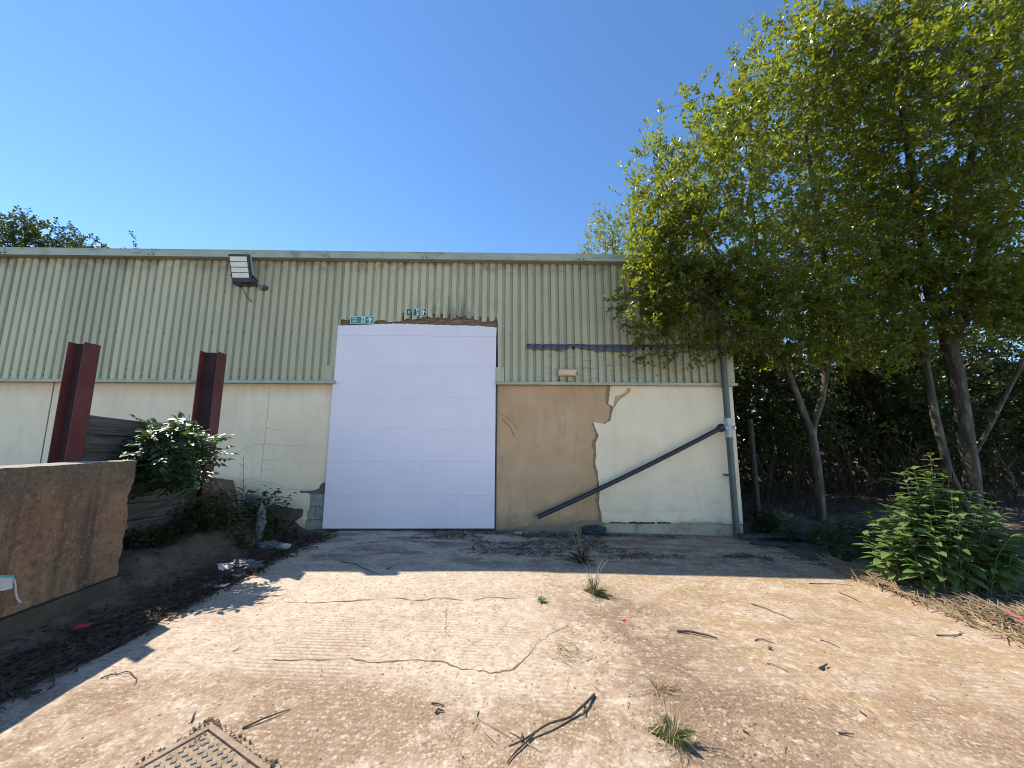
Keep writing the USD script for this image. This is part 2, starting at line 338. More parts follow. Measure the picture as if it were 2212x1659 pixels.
# ------------------------------------------------------------------ ground
def sst(x, a, b): t = np.clip((np.asarray(x, float) - a) / (b - a), 0, 1); return t * t * (3 - 2 * t)
def wall_y(x): return OY + np.asarray(x) * math.tan(PHI)
def terrain_z(x, y):
    x, y = np.asarray(x, float), np.asarray(y, float)
    q = np.stack([x, y, np.zeros_like(x)], -1)
    z = slab_z(np.clip(x, -8, 9)) - .045
    z = z + sst(x, 4.35, 4.6) * .06 + sst(x, 4.5, 8) * .22 + sst(y, 7, 12) * sst(x, 4.4, 5.5) * .15
    l = -x
    z = z + sst(l, 3.0, 3.35) * .07
    back = sst(y, 3.9, 4.5)
    z = z + sst(l, 3.55, 4.05) * (.20 * (1 - back) + .34 * back)
    z = z + sst(l, 4.15, 4.45) * (1 - back) * .75 + sst(l, 4.8, 5.0) * (back * .55 + .05)
    z = z - sst(y, 6.0, 7.2) * sst(l, 3.3, 3.8) * .10
    n = meshkit.fbm(q * 1.7, 4, 3) - .5; n2 = meshkit.fbm(q * 9, 3, 8) - .5
    rough = np.maximum(sst(x, 4.3, 4.8), sst(l, 3.05, 3.4))
    return z + rough * (n * .14 + n2 * .05)
def grid(xs, ys, zf):
    X, Y = np.meshgrid(xs, ys); V = np.stack([X, Y, zf(X, Y)], -1).reshape(-1, 3)
    i = np.arange((len(ys) - 1) * len(xs)).reshape(len(ys) - 1, -1)[:, :-1].ravel(); n = len(xs)
    return trimesh.Trimesh(V, np.vstack([np.stack([i, i + 1, i + n + 1], 1), np.stack([i, i + n + 1, i + n], 1)]), process=False)
far = lambda a, b, n: np.geomspace(a, b, n)
gx = np.r_[-far(10, 400, 14)[::-1], np.arange(-9.9, 12, .07), far(12, 400, 14)]
gy = np.r_[-far(2, 300, 12)[::-1], np.arange(-1.9, 14, .07), far(14, 500, 14)]
obj("ground", grid(gx, gy, terrain_z), "soil", smooth=True, kind="structure", label="dark bare soil around the concrete yard")
def slab_h(x, y):
    q = np.stack([x, y, np.zeros_like(x)], -1)
    return slab_z(x) + (meshkit.fbm(q * 1.1, 3, 4) - .5) * .018 + (meshkit.fbm(q * 7, 3, 14) - .5) * .006
sx_, sy_ = np.linspace(0, 1, 190), np.linspace(-3, 7.0, 230)
A, B = np.meshgrid(sx_, sy_)
el = -3.14 + (meshkit.fbm(np.stack([B * 1.5, B * 0, B * 0], -1), 4, 21) - .5) * .3; er = 4.42 + (meshkit.fbm(np.stack([B * 1.5, B * 0 + 5, B * 0], -1), 4, 22) - .5) * .25
SXX = el + (er - el) * A; SYY = B + np.where(B > 6.5, (wall_y(SXX) - 7.0 + .03) * sst(B, 6.4, 7.0), 0)
V = np.stack([SXX, SYY, slab_h(SXX, SYY)], -1); V[:, 0, 2] -= .06; V[:, -1, 2] -= .06
i = np.arange(229 * 190).reshape(229, 190)[:, :-1].ravel()
slab = obj("concrete_slab", trimesh.Trimesh(V.reshape(-1, 3), np.vstack([np.stack([i, i + 1, i + 191], 1), np.stack([i, i + 191, i + 190], 1)]), process=False),
           "slab_concrete", smooth=True, kind="structure", label="pale ridged concrete yard slab with cracks and brown earth")
obj("yard", grid(np.linspace(-40, 40, 60), np.linspace(-60, -2.9, 50), lambda x, y: slab_z(np.clip(x, -8, 9)) - .012 + 0 * y), "slab_concrete", smooth=True, kind="structure", label="added unseen concrete yard behind the viewer that bounces warm light onto the facade")  # added ground out of view, bounces warm fill onto the facade
def ribbon(pts, w, seed, mat, up=.0035, name="crack", jitter=.02):
    p = np.array([on_slab(*q)[:2] for q in pts]); l = LineString(p); n = max(3, int(l.length / .012))
    q = np.array([l.interpolate(k / n, normalized=True).coords[0] for k in range(n + 1)])
    z0 = np.zeros(len(q)); e = np.sin(np.linspace(0, np.pi, len(q))) ** .4
    q += (np.stack([meshkit.fbm(np.stack([q[:, 0] * 8, q[:, 1] * 8, z0 + s], -1), 5, seed) for s in (0, 7)], 1) - .5) * 3 * jitter
    q += (np.stack([meshkit.fbm(np.stack([q[:, 0] * 34, q[:, 1] * 34, z0 + s], -1), 3, seed + 9) for s in (0, 7)], 1) - .5) * min(jitter, .025)
    t = np.gradient(q, axis=0); t /= np.linalg.norm(t, axis=1, keepdims=True); nn = np.stack([-t[:, 1], t[:, 0]], 1)
    ww = w * .7 * np.clip(2.4 * meshkit.fbm(np.stack([q[:, 0] * 9, q[:, 1] * 9, z0 + 3], -1), 4, seed + 1) - .62, .06, 2) * e + .001
    a, b = q + nn * ww[:, None] / 2, q - nn * ww[:, None] / 2
    V = np.vstack([np.c_[a, slab_h(a[:, 0], a[:, 1]) + up], np.c_[b, slab_h(b[:, 0], b[:, 1]) + up]]); m = len(q); k = np.arange(m - 1)
    obj(name, trimesh.Trimesh(V, np.vstack([np.stack([k, k + m, k + m + 1], 1), np.stack([k, k + m + 1, k + 1], 1)]), process=False), mat, slab)
ribbon([(560, 1302), (700, 1302), (832, 1293), (900, 1297), (960, 1292), (1015, 1299), (1060, 1291), (1130, 1292)], .028, 1, "crack_dirt")
ribbon([(560, 1428), (700, 1424), (757, 1424), (820, 1432), (900, 1427), (950, 1428), (1000, 1444), (1060, 1452), (1105, 1445), (1140, 1420), (1163, 1385)], .022, 2, "crack_dirt")
ribbon([(969, 1298), (963, 1330), (960, 1365), (972, 1385)], .007, 3, "crack_dirt", jitter=.03)
ribbon([(240, 1403), (150, 1450), (60, 1492), (0, 1519), (-120, 1590)], .016, 4, "crack_dirt", jitter=.006, name="expansion_joint")
ribbon([(350, 1345), (300, 1372), (262, 1390)], .012, 5, "crack_dirt", jitter=.006, name="expansion_joint")
ribbon([(700, 1197), (760, 1176), (860, 1168), (940, 1173), (1010, 1176)], .03, 6, "dark_gap", jitter=.02)
ribbon([(1100, 1335), (1085, 1362), (1092, 1378)], .004, 7, "crack_dirt", jitter=.03)
ribbon([(1163, 1385), (1210, 1362), (1240, 1354)], .010, 8, "crack_dirt", jitter=.03)

# ------------------------------------------------------------------ the warehouse
wh = thing("warehouse", "low industrial building clad in ridged sage green sheeting above cream rendered walls", "building", wp(-5, 0, 0))
S1 = onwall(1603, 1120)[0]; S0 = -16.0
ZC = 2.70
obj("wall_core", W(bx(S0, S1 - .03, .03, 11, -.4, 5.02)), "mortar", wh)
# lower wall: brown coat over the blockwork, cream paint coat on top of it with broken edges
DL, DR = onwall(718, 1000)[0], onwall(1070.5, 1000)[0]        # the blocked doorway
obj("brown_render", sheet(sbox(DR, -.35, S1 - .02, 2.66), -.03, 0), "brown_coat", wh, label="bare brown render patch right of the white boarded doorway")
def c3(*pts): return [onwall((1900 + x / 1.659) / 1.8228, (1300 + y / 1.659) / 1.8228, .0) for x, y in pts]
edge = ragged(c3((832, 362), (828, 410), (820, 480), (852, 505), (836, 590), (800, 612), (722, 600), (735, 640), (757, 690), (737, 740), (741, 800), (736, 870), (750, 930), (757, 1000), (765, 1050), (757, 1120), (770, 1180), (778, 1250)), .012, 3)
zp = onwall(1450, 1129)[1]
cr = Polygon(edge + [(edge[-1][0] + .03, zp), (S1, zp - .02), (S1, 2.655)]).buffer(0)
hole = Polygon(ragged(c3((945, 378), (966, 380), (962, 405), (930, 430), (905, 445), (880, 470), (862, 500), (848, 512), (858, 470), (865, 432), (900, 425), (930, 408), (945, 378)), .006, 9)).buffer(0)
cream_r = obj("cream_render", sheet(cr.difference(hole), 0.0, .02), "cream_paint", wh, label="cream painted render with a broken left edge")
band = Polygon(ragged([(x - .02 - .05 * meshkit.noise(np.array([x * 7, z * 7, 1.0])), z) for x, z in edge[::3]], .02, 14) + [(x + .03, z) for x, z in edge[::-3]]).buffer(0)
obj("broken_edge", sheet(band, 0, .009), "broken_coat", wh)
pl = Polygon([(edge[-1][0] + .05, zp - .012), (S1 - .005, zp - .03), (S1 - .005, -.35), (edge[-1][0] + .05, -.35)])
obj("plinth", sheet(pl, 0, .011), "plinth_cream", wh)
foot = Polygon(ragged([(DR + .02, .03), (DR + .5, .10), (DR + 1.1, .12), (DR + 1.6, .2), (edge[-1][0] - .1, .22), (edge[-1][0] + .04, .12)], .03, 77) + [(edge[-1][0] + .04, -.35), (DR + .02, -.35)]).buffer(0)
obj("cement_skirt", sheet(foot, 0, .007), "plinth_grey", wh)
# a broken corner and blocks beside the doorway
def c7(*pts): return [onwall((700 + x / 3.318) / 1.8228, (1900 + y / 3.318) / 1.8228, 0) for x, y in pts]
hl = Polygon(ragged(c7((1590, 105), (1700, 104), (1800, 98), (1850, 70), (1870, 20), (1930, -10), (1930, 660), (1650, 640), (1668, 520), (1690, 470), (1685, 400), (1722, 335), (1732, 155), (1690, 135), (1600, 135), (1590, 105)), .008, 12)).buffer(0)
cl = Polygon([(S0, -.35), (S0, 2.66), (DL, 2.66), (DL, -.35)])
nick = unary_union([Polygon(ragged([(DL + .02, z), (DL - w, z + .04), (DL - w * .8, z + h), (DL + .02, z + h + .02), (DL + .02, z)], .006, k)).buffer(0) for k, (z, w, h) in enumerate(((1.75, .03, .09), (1.2, .025, .12), (.9, .03, .2)))])
seam_s = [onwall(119, 830)[0], onwall(93, 1000)[0]]
seam = LineString([(seam_s[0], 2.7), (seam_s[1] * .5 + seam_s[0] * .5, -.4)]).buffer(.013)
obj("cream_render", sheet(cl.difference(hl).difference(nick).difference(seam), 0, .018), "cream_paint", wh, label="cream painted render left of the doorway with scuffs and hairline cracks")
obj("movement_joint", sheet(seam, -.02, .006), "red_oxide", wh, label="dark red vertical joint line")
zb = onwall(706, 1069)[1]
for k in range(5):
    z1 = zb + .215 - k * .225 - .0; s_l = DL - .46 - (.23 if k % 2 else 0)
    if k == 0: z1 = zb + .215
    for q in range(2):
        a = s_l - q * .45 + (.45 if k % 2 else 0); b = min(a + .44, DL - .004)
        if b - a < .08: continue
        m = cbox((b - a, .09, .213), .006); m.apply_translation(((a + b) / 2, .045 - .006, z1 - .1075 - .2))
        obj("block", W(m), "block", wh)
obj("mortar_bed", sheet(sbox(DL - 1.2, -.35, DL - .002, 1.2), -.03, 0.0), "mortar", wh)
def wallcrack(pts, w, seed, mat="dark_gap", d=.0195):
    p = [onwall(x, y, .018) for x, y in pts]; l = LineString(ragged(p, .012, seed))
    obj("wall_crack", sheet(l.buffer(w / 2), d - .002, d), mat, wh)
for k, (xa, xb) in enumerate(((1318, 1352), (1358, 1412), (1420, 1448), (1470, 1560))):
    wallcrack([(xa, 1128.6), ((xa + xb) / 2, 1129.2), (xb, 1129.4)], (.016, .024, .02, .008)[k], 80 + k, "dark_gap", .021)
wallcrack([(582, 838), (580, 870), (577, 905), (573, 940), (570, 962)], .004, 31, "crack_dirt")
wallcrack([(500, 985), (530, 968), (550, 961), (588, 960), (640, 963), (700, 964)], .003, 32, "crack_dirt")
wallcrack([(570, 962), (566, 1000), (563, 1035)], .003, 33, "crack_dirt")
for k, q in enumerate((((575, 925), (610, 930)), ((565, 995), (598, 992)), ((562, 1016), (585, 1013), (600, 1018)), ((560, 1041), (585, 1041), (615, 1052)), ((598, 1058), (655, 1057), (672, 1058)))):
    wallcrack(q, .004, 40 + k, "crack_dirt")
wallcrack([(1082, 893), (1100, 905), (1120, 928)], .014, 60, "scratch", .0025); wallcrack([(1085, 905), (1100, 920), (1112, 944)], .022, 61, "scratch", .003)
wallcrack([(1418, 946), (1446, 945)], .006, 62, "plinth_grey", .018); wallcrack([(1372, 955), (1374, 972)], .014, 63, "bulkhead_plastic", .018)
# upper wall: separate ridged sheets
PITCHR, DEP, D0 = .148, .037, .03
def profile(n):
    s, d = [0.0], [DEP]
    for k in range(n):
        o = k * PITCHR; s += [o + .088, o + .099, o + .137, o + .148]; d += [DEP, 0, 0, DEP]
    return np.array(s), np.array(d)
def bottom(s):
    """lower edge of the sheets: torn away over the doorway"""
    z = np.full_like(s, ZC)
    inside = (s > DL - .02) & (s < DR + .02)
    j = meshkit.fbm(np.stack([s * 6, s * 0, s * 0], -1), 3, 5) - .5
    return np.where(inside, 3.86 + .10 * np.exp(-((s + 1.4) / .8) ** 2) + j * .14, z)
s_at, sheets = S0, []
off = (DL + .01 - S0) % 1.039
s_at = S0 + off - 1.039
while s_at < S1:
    ps, pd = profile(7); ps = ps + s_at
    fine = np.sort(np.unique(np.r_[ps, np.linspace(ps[0], ps[-1], 60)])); fd = np.interp(fine, ps, pd)
    ok = (fine <= S1 + .02) & (fine >= S0); fine, fd = fine[ok], fd[ok]
    if len(fine) > 3:
        wob = (random.Random(int(s_at * 100)).random() - .5) * .006
        zt = np.full_like(fine, 5.07)
        rows = [bottom(fine + .003), zt]
        V = np.vstack([np.stack([fine, -(D0 + fd + wob), r], 1) for r in rows] + [np.stack([fine, -(D0 + fd + wob - .004), r], 1) for r in rows]); n = len(fine)
        k = np.arange(n - 1); F = np.vstack([np.stack([k, k + 1, k + n + 1], 1), np.stack([k, k + n + 1, k + n], 1), np.stack([k + 2 * n, k + 3 * n + 1, k + 2 * n + 1], 1), np.stack([k + 2 * n, k + 3 * n, k + 3 * n + 1], 1), np.stack([k, k + 2 * n + 1, k + 1], 1), np.stack([k, k + 2 * n, k + 2 * n + 1], 1)])
        obj("cladding_sheet", W(trimesh.Trimesh(V, F, process=False)), "green_cladding", wh)
    s_at += 1.039
# fixings
R = random.Random(4); ms = []
sr = np.arange(S0 + off - 1.039 + .118, S1, .1484)
for k, s in enumerate(sr):
    for z, every in ((2.78, 1), (2.90, 2), (3.62, 2), (4.45, 3)):
        if k % every or (DL < s < DR and z < 3.9): continue
        c = trimesh.creation.cylinder(.009, .012, sections=6); c.apply_transform(rot(math.pi / 2, [1, 0, 0])); c.apply_translation((s - .02, -(D0 + .006), z + R.uniform(-.01, .01))); ms.append(c)
obj("screw_heads", W(cat(ms)), "dark_gap", wh, kind="stuff")
for a, b in ((S0, DL - .01), (DR + .005, S1 + .06)):
    obj("drip_flashing", W(cat([bx(a, b, -.115, 0, 2.655, 2.672), bx(a, b, -.115, -.109, 2.672, 2.706), bx(a, b, -.109, -.04, 2.70, 2.706)])), "green_fascia", wh)
for px0, px1, py0, py1 in ((704, 717, 789, 824), (1071.5, 1089, 793, 827)):
    (a, zt), (b, zb_) = onwall(px0, py0, .075), onwall(px1, py1, .075); obj("jamb_plate", W(bx(a, b, -.078, -.06, zb_, zt)), "green_cladding", wh)
obj("corner_trim", W(cat([bx(S1 - .30, S1 + .03, -.072, -.066, 2.71, 5.06), bx(S1 + .024, S1 + .03, -.066, .3, 2.71, 5.06)])), "green_cladding", wh)
obj("door_lintel", sheet(Polygon(ragged([(DL - .0, 3.70), (DL, 3.98), (-1.9, 4.06), (DR, 3.97), (DR, 3.70)], .012, 8)).buffer(0), .0, .03), "brown_timber", wh)
# eaves: fascia gutter in lengths, soffit, roof
fj = [onwall(x, 550, .2)[0] for x in (327, 706, 918, 1256)]
fj = [S0, fj[0] - 5.5, fj[0] - 2.75] + fj + [S1 + .12]
for a, b in zip(fj[:-1], fj[1:]):
    prof = Polygon([(.20, 5.064), (.196, 5.19), (.205, 5.207), (.17, 5.215), (.16, 5.205), (.175, 5.19), (.178, 5.085), (.03, 5.085), (.03, 5.064)])
    m = trimesh.creation.extrude_polygon(prof, b - a - .006, engine="earcut"); v = np.array(m.vertices)
    f = obj("fascia_gutter", W(trimesh.Trimesh(np.stack([v[:, 2] + a + .003, -v[:, 0], v[:, 1]], 1), m.faces[:, ::-1], process=False)), "green_fascia", wh)
    obj("joint_strap", W(cat([bx(b - .014, b + .008, -.209, -.195, 5.06, 5.212), bx(b - .014, b + .008, -.2, -.02, 5.053, 5.066)])), "green_fascia", f)
    obj("rivet", W(cat([cbox((.022, .012, .022), .005, (b + o, -.203, z)) for o in (-.05, .04) for z in (5.10,)])), "dark_gap", f)
obj("roof", W(cat([trimesh.convex.convex_hull([(s, b, z) for s in (S0, S1 + .08) for b, z in ((-.16, 5.09), (5.5, 5.62), (11.2, 5.09), (-.16, 5.06), (5.5, 5.55), (11.2, 5.06))])])), "roof_metal", wh)
# white insulation boards filling the doorway
TL, TR, BL, BR = onwall(727, 708, .06), onwall(1071, 709, .06), onwall(696.5, 1141, .06), onwall(1069, 1142, .06)
rows_px = [700, 726.5, 792, 858.5, 927, 997, 1069.5, 1141.5]
joints = {0: [989], 1: [], 2: [921.5], 3: [995], 4: [], 5: [914], 6: [990]}
sl, sr2 = (TL[0] + BL[0]) / 2, (TR[0] + BR[0]) / 2
for r in range(7):
    zt, zb_ = onwall(1000, rows_px[r], .06)[1], onwall(1000, rows_px[r + 1], .06)[1]
    xs = [sl] + [onwall(x, (rows_px[r] + rows_px[r + 1]) / 2, .06)[0] for x in joints[r]] + [sr2]
    for a, b in zip(xs[:-1], xs[1:]):
        dd = .062 + random.Random(r * 7 + int(b * 50)).uniform(-.001, .001); rr = random.Random(int(a * 91) + r)
        if r == 0:
            top = ragged([(a + .0015, zt - .055 + .05 * math.exp(-((a + 1.7) / .9) ** 2)), ((a + b) / 2, zt - .045 + .06 * math.exp(-(((a + b) / 2 + 1.75) / .8) ** 2)), (b - .0015, zt - .06 + .05 * math.exp(-((b + 1.7) / .9) ** 2))], .012, 90)
            p = Polygon([(a + .0015, zb_ + .0015)] + top + [(b - .0015, zb_ + .0015)]).buffer(0)
        else:
            p = sbox(a + .0007, zb_ + .0007, b - .0007, zt - .0007)
        obj("insulation_board", sheet(p, .0, dd), "white_board", wh)
obj("door_recess", wbox(sl + .01, sr2 + .03, -.03, .03, -.3, 3.6), "debris_black", wh, label="dark gap beside and under the white boards")
obj("foam_bead", W(cat([trimesh.creation.icosphere(1, r).apply_translation((sl - .015 + o, -.055, z)) for o, z, r in ((0, 3.12, .03), (-.01, 3.2, .024), (.0, 3.27, .03), (-.005, 3.05, .02))])), "white_plastic", wh)

# ------------------------------------------------------------------ things on the wall
def along(p0, p1, d0, d1, sag=0, n=24):
    a, b = np.array(wp(p0[0], d0, p0[1])), np.array(wp(p1[0], d1, p1[1])); t = np.linspace(0, 1, n)[:, None]
    return a + (b - a) * t + np.array([0, 0, 1]) * (-sag * 4 * t * (1 - t))
pt, pm, pb = onwall(1553, 690, .17), onwall(1567, 832, .17), onwall(1590.5, 1150, .17)
sp = (pm[0] + pb[0]) / 2; zT, zB = onwall(1574, 907, .17)[1], onwall(1577, 941, .17)[1]
dp = thing("downpipe", "grey green plastic rainwater downpipe at the right hand corner of the building", "drainpipe", wp(sp, .17, -.12))
def ring(s, d, z0, z1, r, mat, name, parent, n=20): obj(name, tube([wp(s, d, z0), wp(s, d, z1)], r, n), mat, parent, smooth=40)
ring(sp, .17, -.13, zB + .02, .055, "grey_pipe", "lower_pipe", dp); ring(sp, .17, zT - .02, 5.06, .055, "grey_pipe", "upper_pipe", dp)
ring(sp, .17, 3.22, 3.27, .062, "grey_pipe", "pipe_socket", dp); ring(sp, .17, zB - .09, zB + .0, .061, "grey_pipe", "pipe_socket", dp)
for z in (1.0, 3.24, 4.4): obj("pipe_clip", W(cat([bx(sp - .075, sp + .075, -.13, -.02, z, z + .03)])), "grey_pipe", dp)
tee = obj("tee_branch", cat([tube([wp(sp, .17, zB - .03), wp(sp, .17, zT + .02)], .066, 20), tube([wp(sp - .01, .17, (zT + zB) / 2), wp(sp - .16, .18, (zT + zB) / 2 - .01)], .055, 18), tube([wp(sp, .17, zT - .005), wp(sp, .17, zT + .03)], .072, 20)]), "pale_pipe", dp, smooth=40)
obj("access_cap", tube([wp(sp + .04, .2, (zT + zB) / 2), wp(sp + .085, .235, (zT + zB) / 2)], .034, 14), "pale_pipe", tee, smooth=40)
bp0, bp1 = onwall(1556, 925, .19), onwall(1161, 1117.5, .15)
bp = thing("black_pipe", "loose black plastic pipe slanting down across the wall from the downpipe", "pipe", wp(bp1[0], .15, bp1[1] - .1))
path = along(bp0, bp1, .19, .14, .035)
obj("pipe", cat([tube(path, .041, 18, caps=False), tube(path[::-1], .035, 18, caps=False)]), "black_plastic", bp, smooth=40)
dr = (path[-1] - path[-2]) / np.linalg.norm(path[-1] - path[-2])
obj("pipe_plug", tube([path[-1] - dr * .03, path[-1] - dr * .02], .036, 18), "dark_gap", bp)
obj("push_fit_collar", tube([path[0] - dr * .06, path[0] - dr * .02, path[0], path[0] + dr * .03, path[0] + dr * .05], [.07, .076, .076, .06, .05], 20), "black_plastic", bp, smooth=40)
# floodlight
fc0 = onwall(517, 578, .33); fl = thing("floodlight", "black LED floodlight bracketed under the eaves on the green cladding", "floodlight", wp(fc0[0], .30, fc0[1] - .25))
T = np.eye(4); tilt = rot(math.radians(20), [1, 0, 0])
def FL(m): m = trimesh.Trimesh(*vf(m), process=False); m.apply_transform(tilt); m.apply_translation((fc0[0], -.30, fc0[1])); return W(m)
obj("housing", FL(cat([cbox((.37, .05, .50), .008, (0, .012, 0)), bx(-.18, .18, -.016, -.012, -.245, -.16)])), "lamp_body", fl)
obj("heat_sink", FL(cat([bx(-.17 + k * .0283, -.164 + k * .0283, .037, .09, -.18, .24) for k in range(13)] + [bx(-.185, .185, -.016, .09, .2505, .256)])), "pale_pipe", fl)
for k in range(4):
    z = .205 - k * .098; obj("led_panel", FL(cbox((.31, .012, .087), .004, (-.005, -.017, z - .04))), "lamp_lens", fl)
for sgn in (-1, 1):
    x = .195 * sgn; P = [(x, .0, -.12), (x, .13, -.215), (x, .06, -.25), (x, .03, -.25)]
    q = [np.array(p) for p in P]; obj("bracket_arm", FL(cat([tube([q[k], q[k + 1]], .017, 6) for k in range(3)])), "lamp_body", fl)
obj("bracket_foot", W(bx(fc0[0] - .2, fc0[0] + .2, -.16, -.072, fc0[1] - .26, fc0[1] - .22)), "lamp_body", fl)
cp = np.array([wp(fc0[0] + .02, .26, fc0[1] - .25), wp(fc0[0] + .005, .2, fc0[1] - .34), wp(fc0[0] + .03, .13, fc0[1] - .45), wp(fc0[0] + .09, .09, fc0[1] - .54), wp(fc0[0] + .13, .07, fc0[1] - .57)])
obj("cable", tube(cp, .007, 6), "black_plastic", fl, smooth=True)
q = onwall(571, 622.5, .07); sn = thing("sensor", "small grey round sensor fixed on the cladding right of the floodlight", "sensor", wp(q[0], .07, q[1] - .04))
obj("base", W(cbox((.09, .05, .075), .012, (q[0] + .03, -.09, q[1]))), "lamp_body", sn)
obj("eye", tube([wp(q[0] - .03, .07, q[1]), wp(q[0] - .03, .125, q[1]), wp(q[0] - .03, .14, q[1])], [.042, .042, .024], 16), "grey_plastic", sn, smooth=40)
# bulkhead lamp
q0, q1 = onwall(1205.5, 797, .13), onwall(1245, 811.5, .13)
bl = thing("bulkhead_lamp", "faded orange box shaped bulkhead lamp on the cladding below the torn black strip", "lamp", wp((q0[0] + q1[0]) / 2, .1, q1[1]))
cx_, cz_ = (q0[0] + q1[0]) / 2, (q0[1] + q1[1]) / 2; w_, h_ = q1[0] - q0[0], q0[1] - q1[1]
obj("cover", W(cbox((w_, .075, h_), .018, (cx_, -.125, cz_))), "bulkhead_plastic", bl); obj("back_plate", W(cbox((w_ + .012, .026, h_ + .012), .008, (cx_, -.077, cz_))), "bulkhead_plastic", bl)
obj("gland", tube([wp(cx_ + w_ / 2, .09, cz_ - .01), wp(cx_ + w_ / 2 + .03, .09, cz_ - .01)], .014, 10), "dark_gap", bl)
# torn rubber strip
def strip():
    a, z0 = onwall(1138, 743, .07); b = S1 + .02; n = 340; s = np.linspace(a, b, n); u = (s - a) / (b - a)
    ps = np.tile([0, .096, .110, .146], 200); ph = np.mod(s - (DL + .01) + 40 * 1.039, 1.039) % .148
    d = np.interp(ph, [0, .086, .103, .133, .148], [.078, .078, .045, .045, .078])
    f = lambda k, sc: meshkit.fbm(np.stack([s * sc, s * 0 + k, s * 0], -1), 4, 50 + k)
    top = np.interp(u, [0, .5, 1], [z0, z0 - .0, onwall(1585, 743, .07)[1] - .0]) + (f(0, 5) - .5) * .02
    wdt = .10 + (f(1, 3.3) - .45) * .2 + (f(2, 14) - .5) * .06 ; wdt = np.clip(wdt, .035, .155) * np.where(s > S1 - .22, .45, 1)
    V = []; J = 7
    for j in range(J):
        t = j / (J - 1); sagd = .028 * t * (f(3, 2.6)) * 2 + .012 * np.sin(t * 3)
        V.append(np.stack([s, -(d * (1 - t * .6) + .076 * t * .6 + .006 + sagd), top - wdt * t], 1))
    V = np.vstack(V + [x + [0, .006, 0] for x in V]); F = []
    k = np.arange(n - 1)
    for o, fl_ in ((0, 0), (J * n, 1)):
        for j in range(J - 1):
            a0, a1 = o + j * n, o + (j + 1) * n
            f1, f2 = np.stack([a1 + k, a1 + k + 1, a0 + k + 1], 1), np.stack([a1 + k, a0 + k + 1, a0 + k], 1)
            F += [f1[:, ::-1], f2[:, ::-1]] if fl_ else [f1, f2]
    return W(trimesh.Trimesh(V, np.vstack(F), process=False)), a, z0
sm, sa, sz = strip()
rs = thing("rubber_strip", "torn black rubber flashing strip stretched along the cladding to the downpipe", "rubber strip", wp(2.2, .08, sz - .14))
obj("strip", sm, "rubber", rs, smooth=30); obj("backing", W(bx(sa + .02, S1 + .02, -.058, -.05, sz - .085, sz - .02)), "dark_gap", rs)
for k, (x, y) in enumerate(((1172, 768), (1200, 771), (1226, 766), (1255, 770))): pass
for px_, py_ in ((1108, 806), (1143, 801), (1144, 813)):
    q = onwall(px_ + 3, py_, .065); obj("paint_fleck", W(cbox((.032, .004, .07 if py_ < 810 else .03), .0015, (q[0], -.0665, q[1]))), "white_plastic", wh)
# fire exit signs
def sign(name, label, c0, c1, green, d, tear=False):
    (s0, z1), (s1, z0) = c0, c1; w, h = s1 - s0, z1 - z0
    t = thing(name, label, "sign", wp((s0 + s1) / 2, d, z0))
    plate = sbox(s0, z0, s1, z1)
    if not tear:
        for fx in (.17, .57, .74): plate = plate.difference(Polygon([(s0 + w * (fx - .025), z0 - .01), (s0 + w * fx, z0 + h * .09), (s0 + w * (fx + .03), z0 - .01)]))
    gaps = unary_union([sbox(s0 + w * a, z0 - 1, s0 + w * b, z1 + 1) for a, b in ((.22, .36), (.64, .80))]) if tear else Polygon()
    if tear: gaps = gaps.union(Polygon([(s0 + w * .36, z1 + .01), (s0 + w * .42, z1 + .01), (s0 + w * .37, z0 + h * .4), (s0 + w * .3, z0), (s0 + w * .3, z1)]))
    rect = lambda a, b, c, e: sbox(s0 + w * a, z0 + h * b, s0 + w * c, z0 + h * e)
    obj("plate", sheet(plate.difference(gaps), d, d + .004), "sign_white", t)
    obj("green_face", sheet(rect(.025, .07, .975, .93).difference(gaps), d + .0042, d + .0062), green, t)
    def letters(txt, x, y, hh, nm):
        m = meshkit.text_mesh(txt, hh, .0016, bold=True); v = np.array(m.vertices); v = np.stack([s0 + w * x + v[:, 0], -(d + .0066 + v[:, 2]), z0 + h * y + v[:, 1]], 1); obj(nm, W(trimesh.Trimesh(v, m.faces, process=False)), "sign_white", t)
    d2, d3 = d + .0066, d + .0082
    if not tear: letters("Fire", .085, .57, h * .24, "lettering"); letters("exit", .095, .20, h * .24, "lettering")
    else: letters("E", .09, .36, h * .30, "lettering")
    dx = .47 if not tear else .50
    door = rect(dx, .14, dx + .155, .88)
    man = unary_union([Polygon([(s0 + w * (dx + a), z0 + h * b) for a, b in P_]) for P_ in (((.05, .66), (.085, .70), (.105, .55), (.09, .40), (.06, .42)), ((.085, .45), (.13, .30), (.125, .14), (.10, .14), (.105, .28), (.06, .40)), ((.07, .44), (.04, .30), (-.01, .27), (-.01, .33), (.025, .36), (.05, .48)), ((.05, .66), (.02, .58), (.005, .50), (.02, .48), (.045, .56), (.065, .62)), ((.085, .68), (.12, .62), (.14, .60), (.14, .56), (.10, .58)))] + [__import__("shapely").geometry.Point(s0 + w * (dx + .085), z0 + h * .77).buffer(h * .06)])
    obj("running_figure", sheet(door.difference(man.buffer(.001)).difference(gaps), d2, d3), "sign_white", t)
    ax = .71 if not tear else .74
    arrow = Polygon([(s0 + w * (ax + a), z0 + h * b) for a, b in ((.075, .16), (.075, .62), (.0, .42), (.0, .56), (.105, .86), (.215, .56), (.215, .42), (.14, .62), (.14, .16))])
    obj("arrow", sheet(arrow.difference(gaps), d2, d3), "sign_white", t)
sign("fire_exit_sign", "green and white Fire exit sign left above the white boarded doorway", onwall(757, 682.5, .075), onwall(808, 699.5, .075), "sign_green", .072)
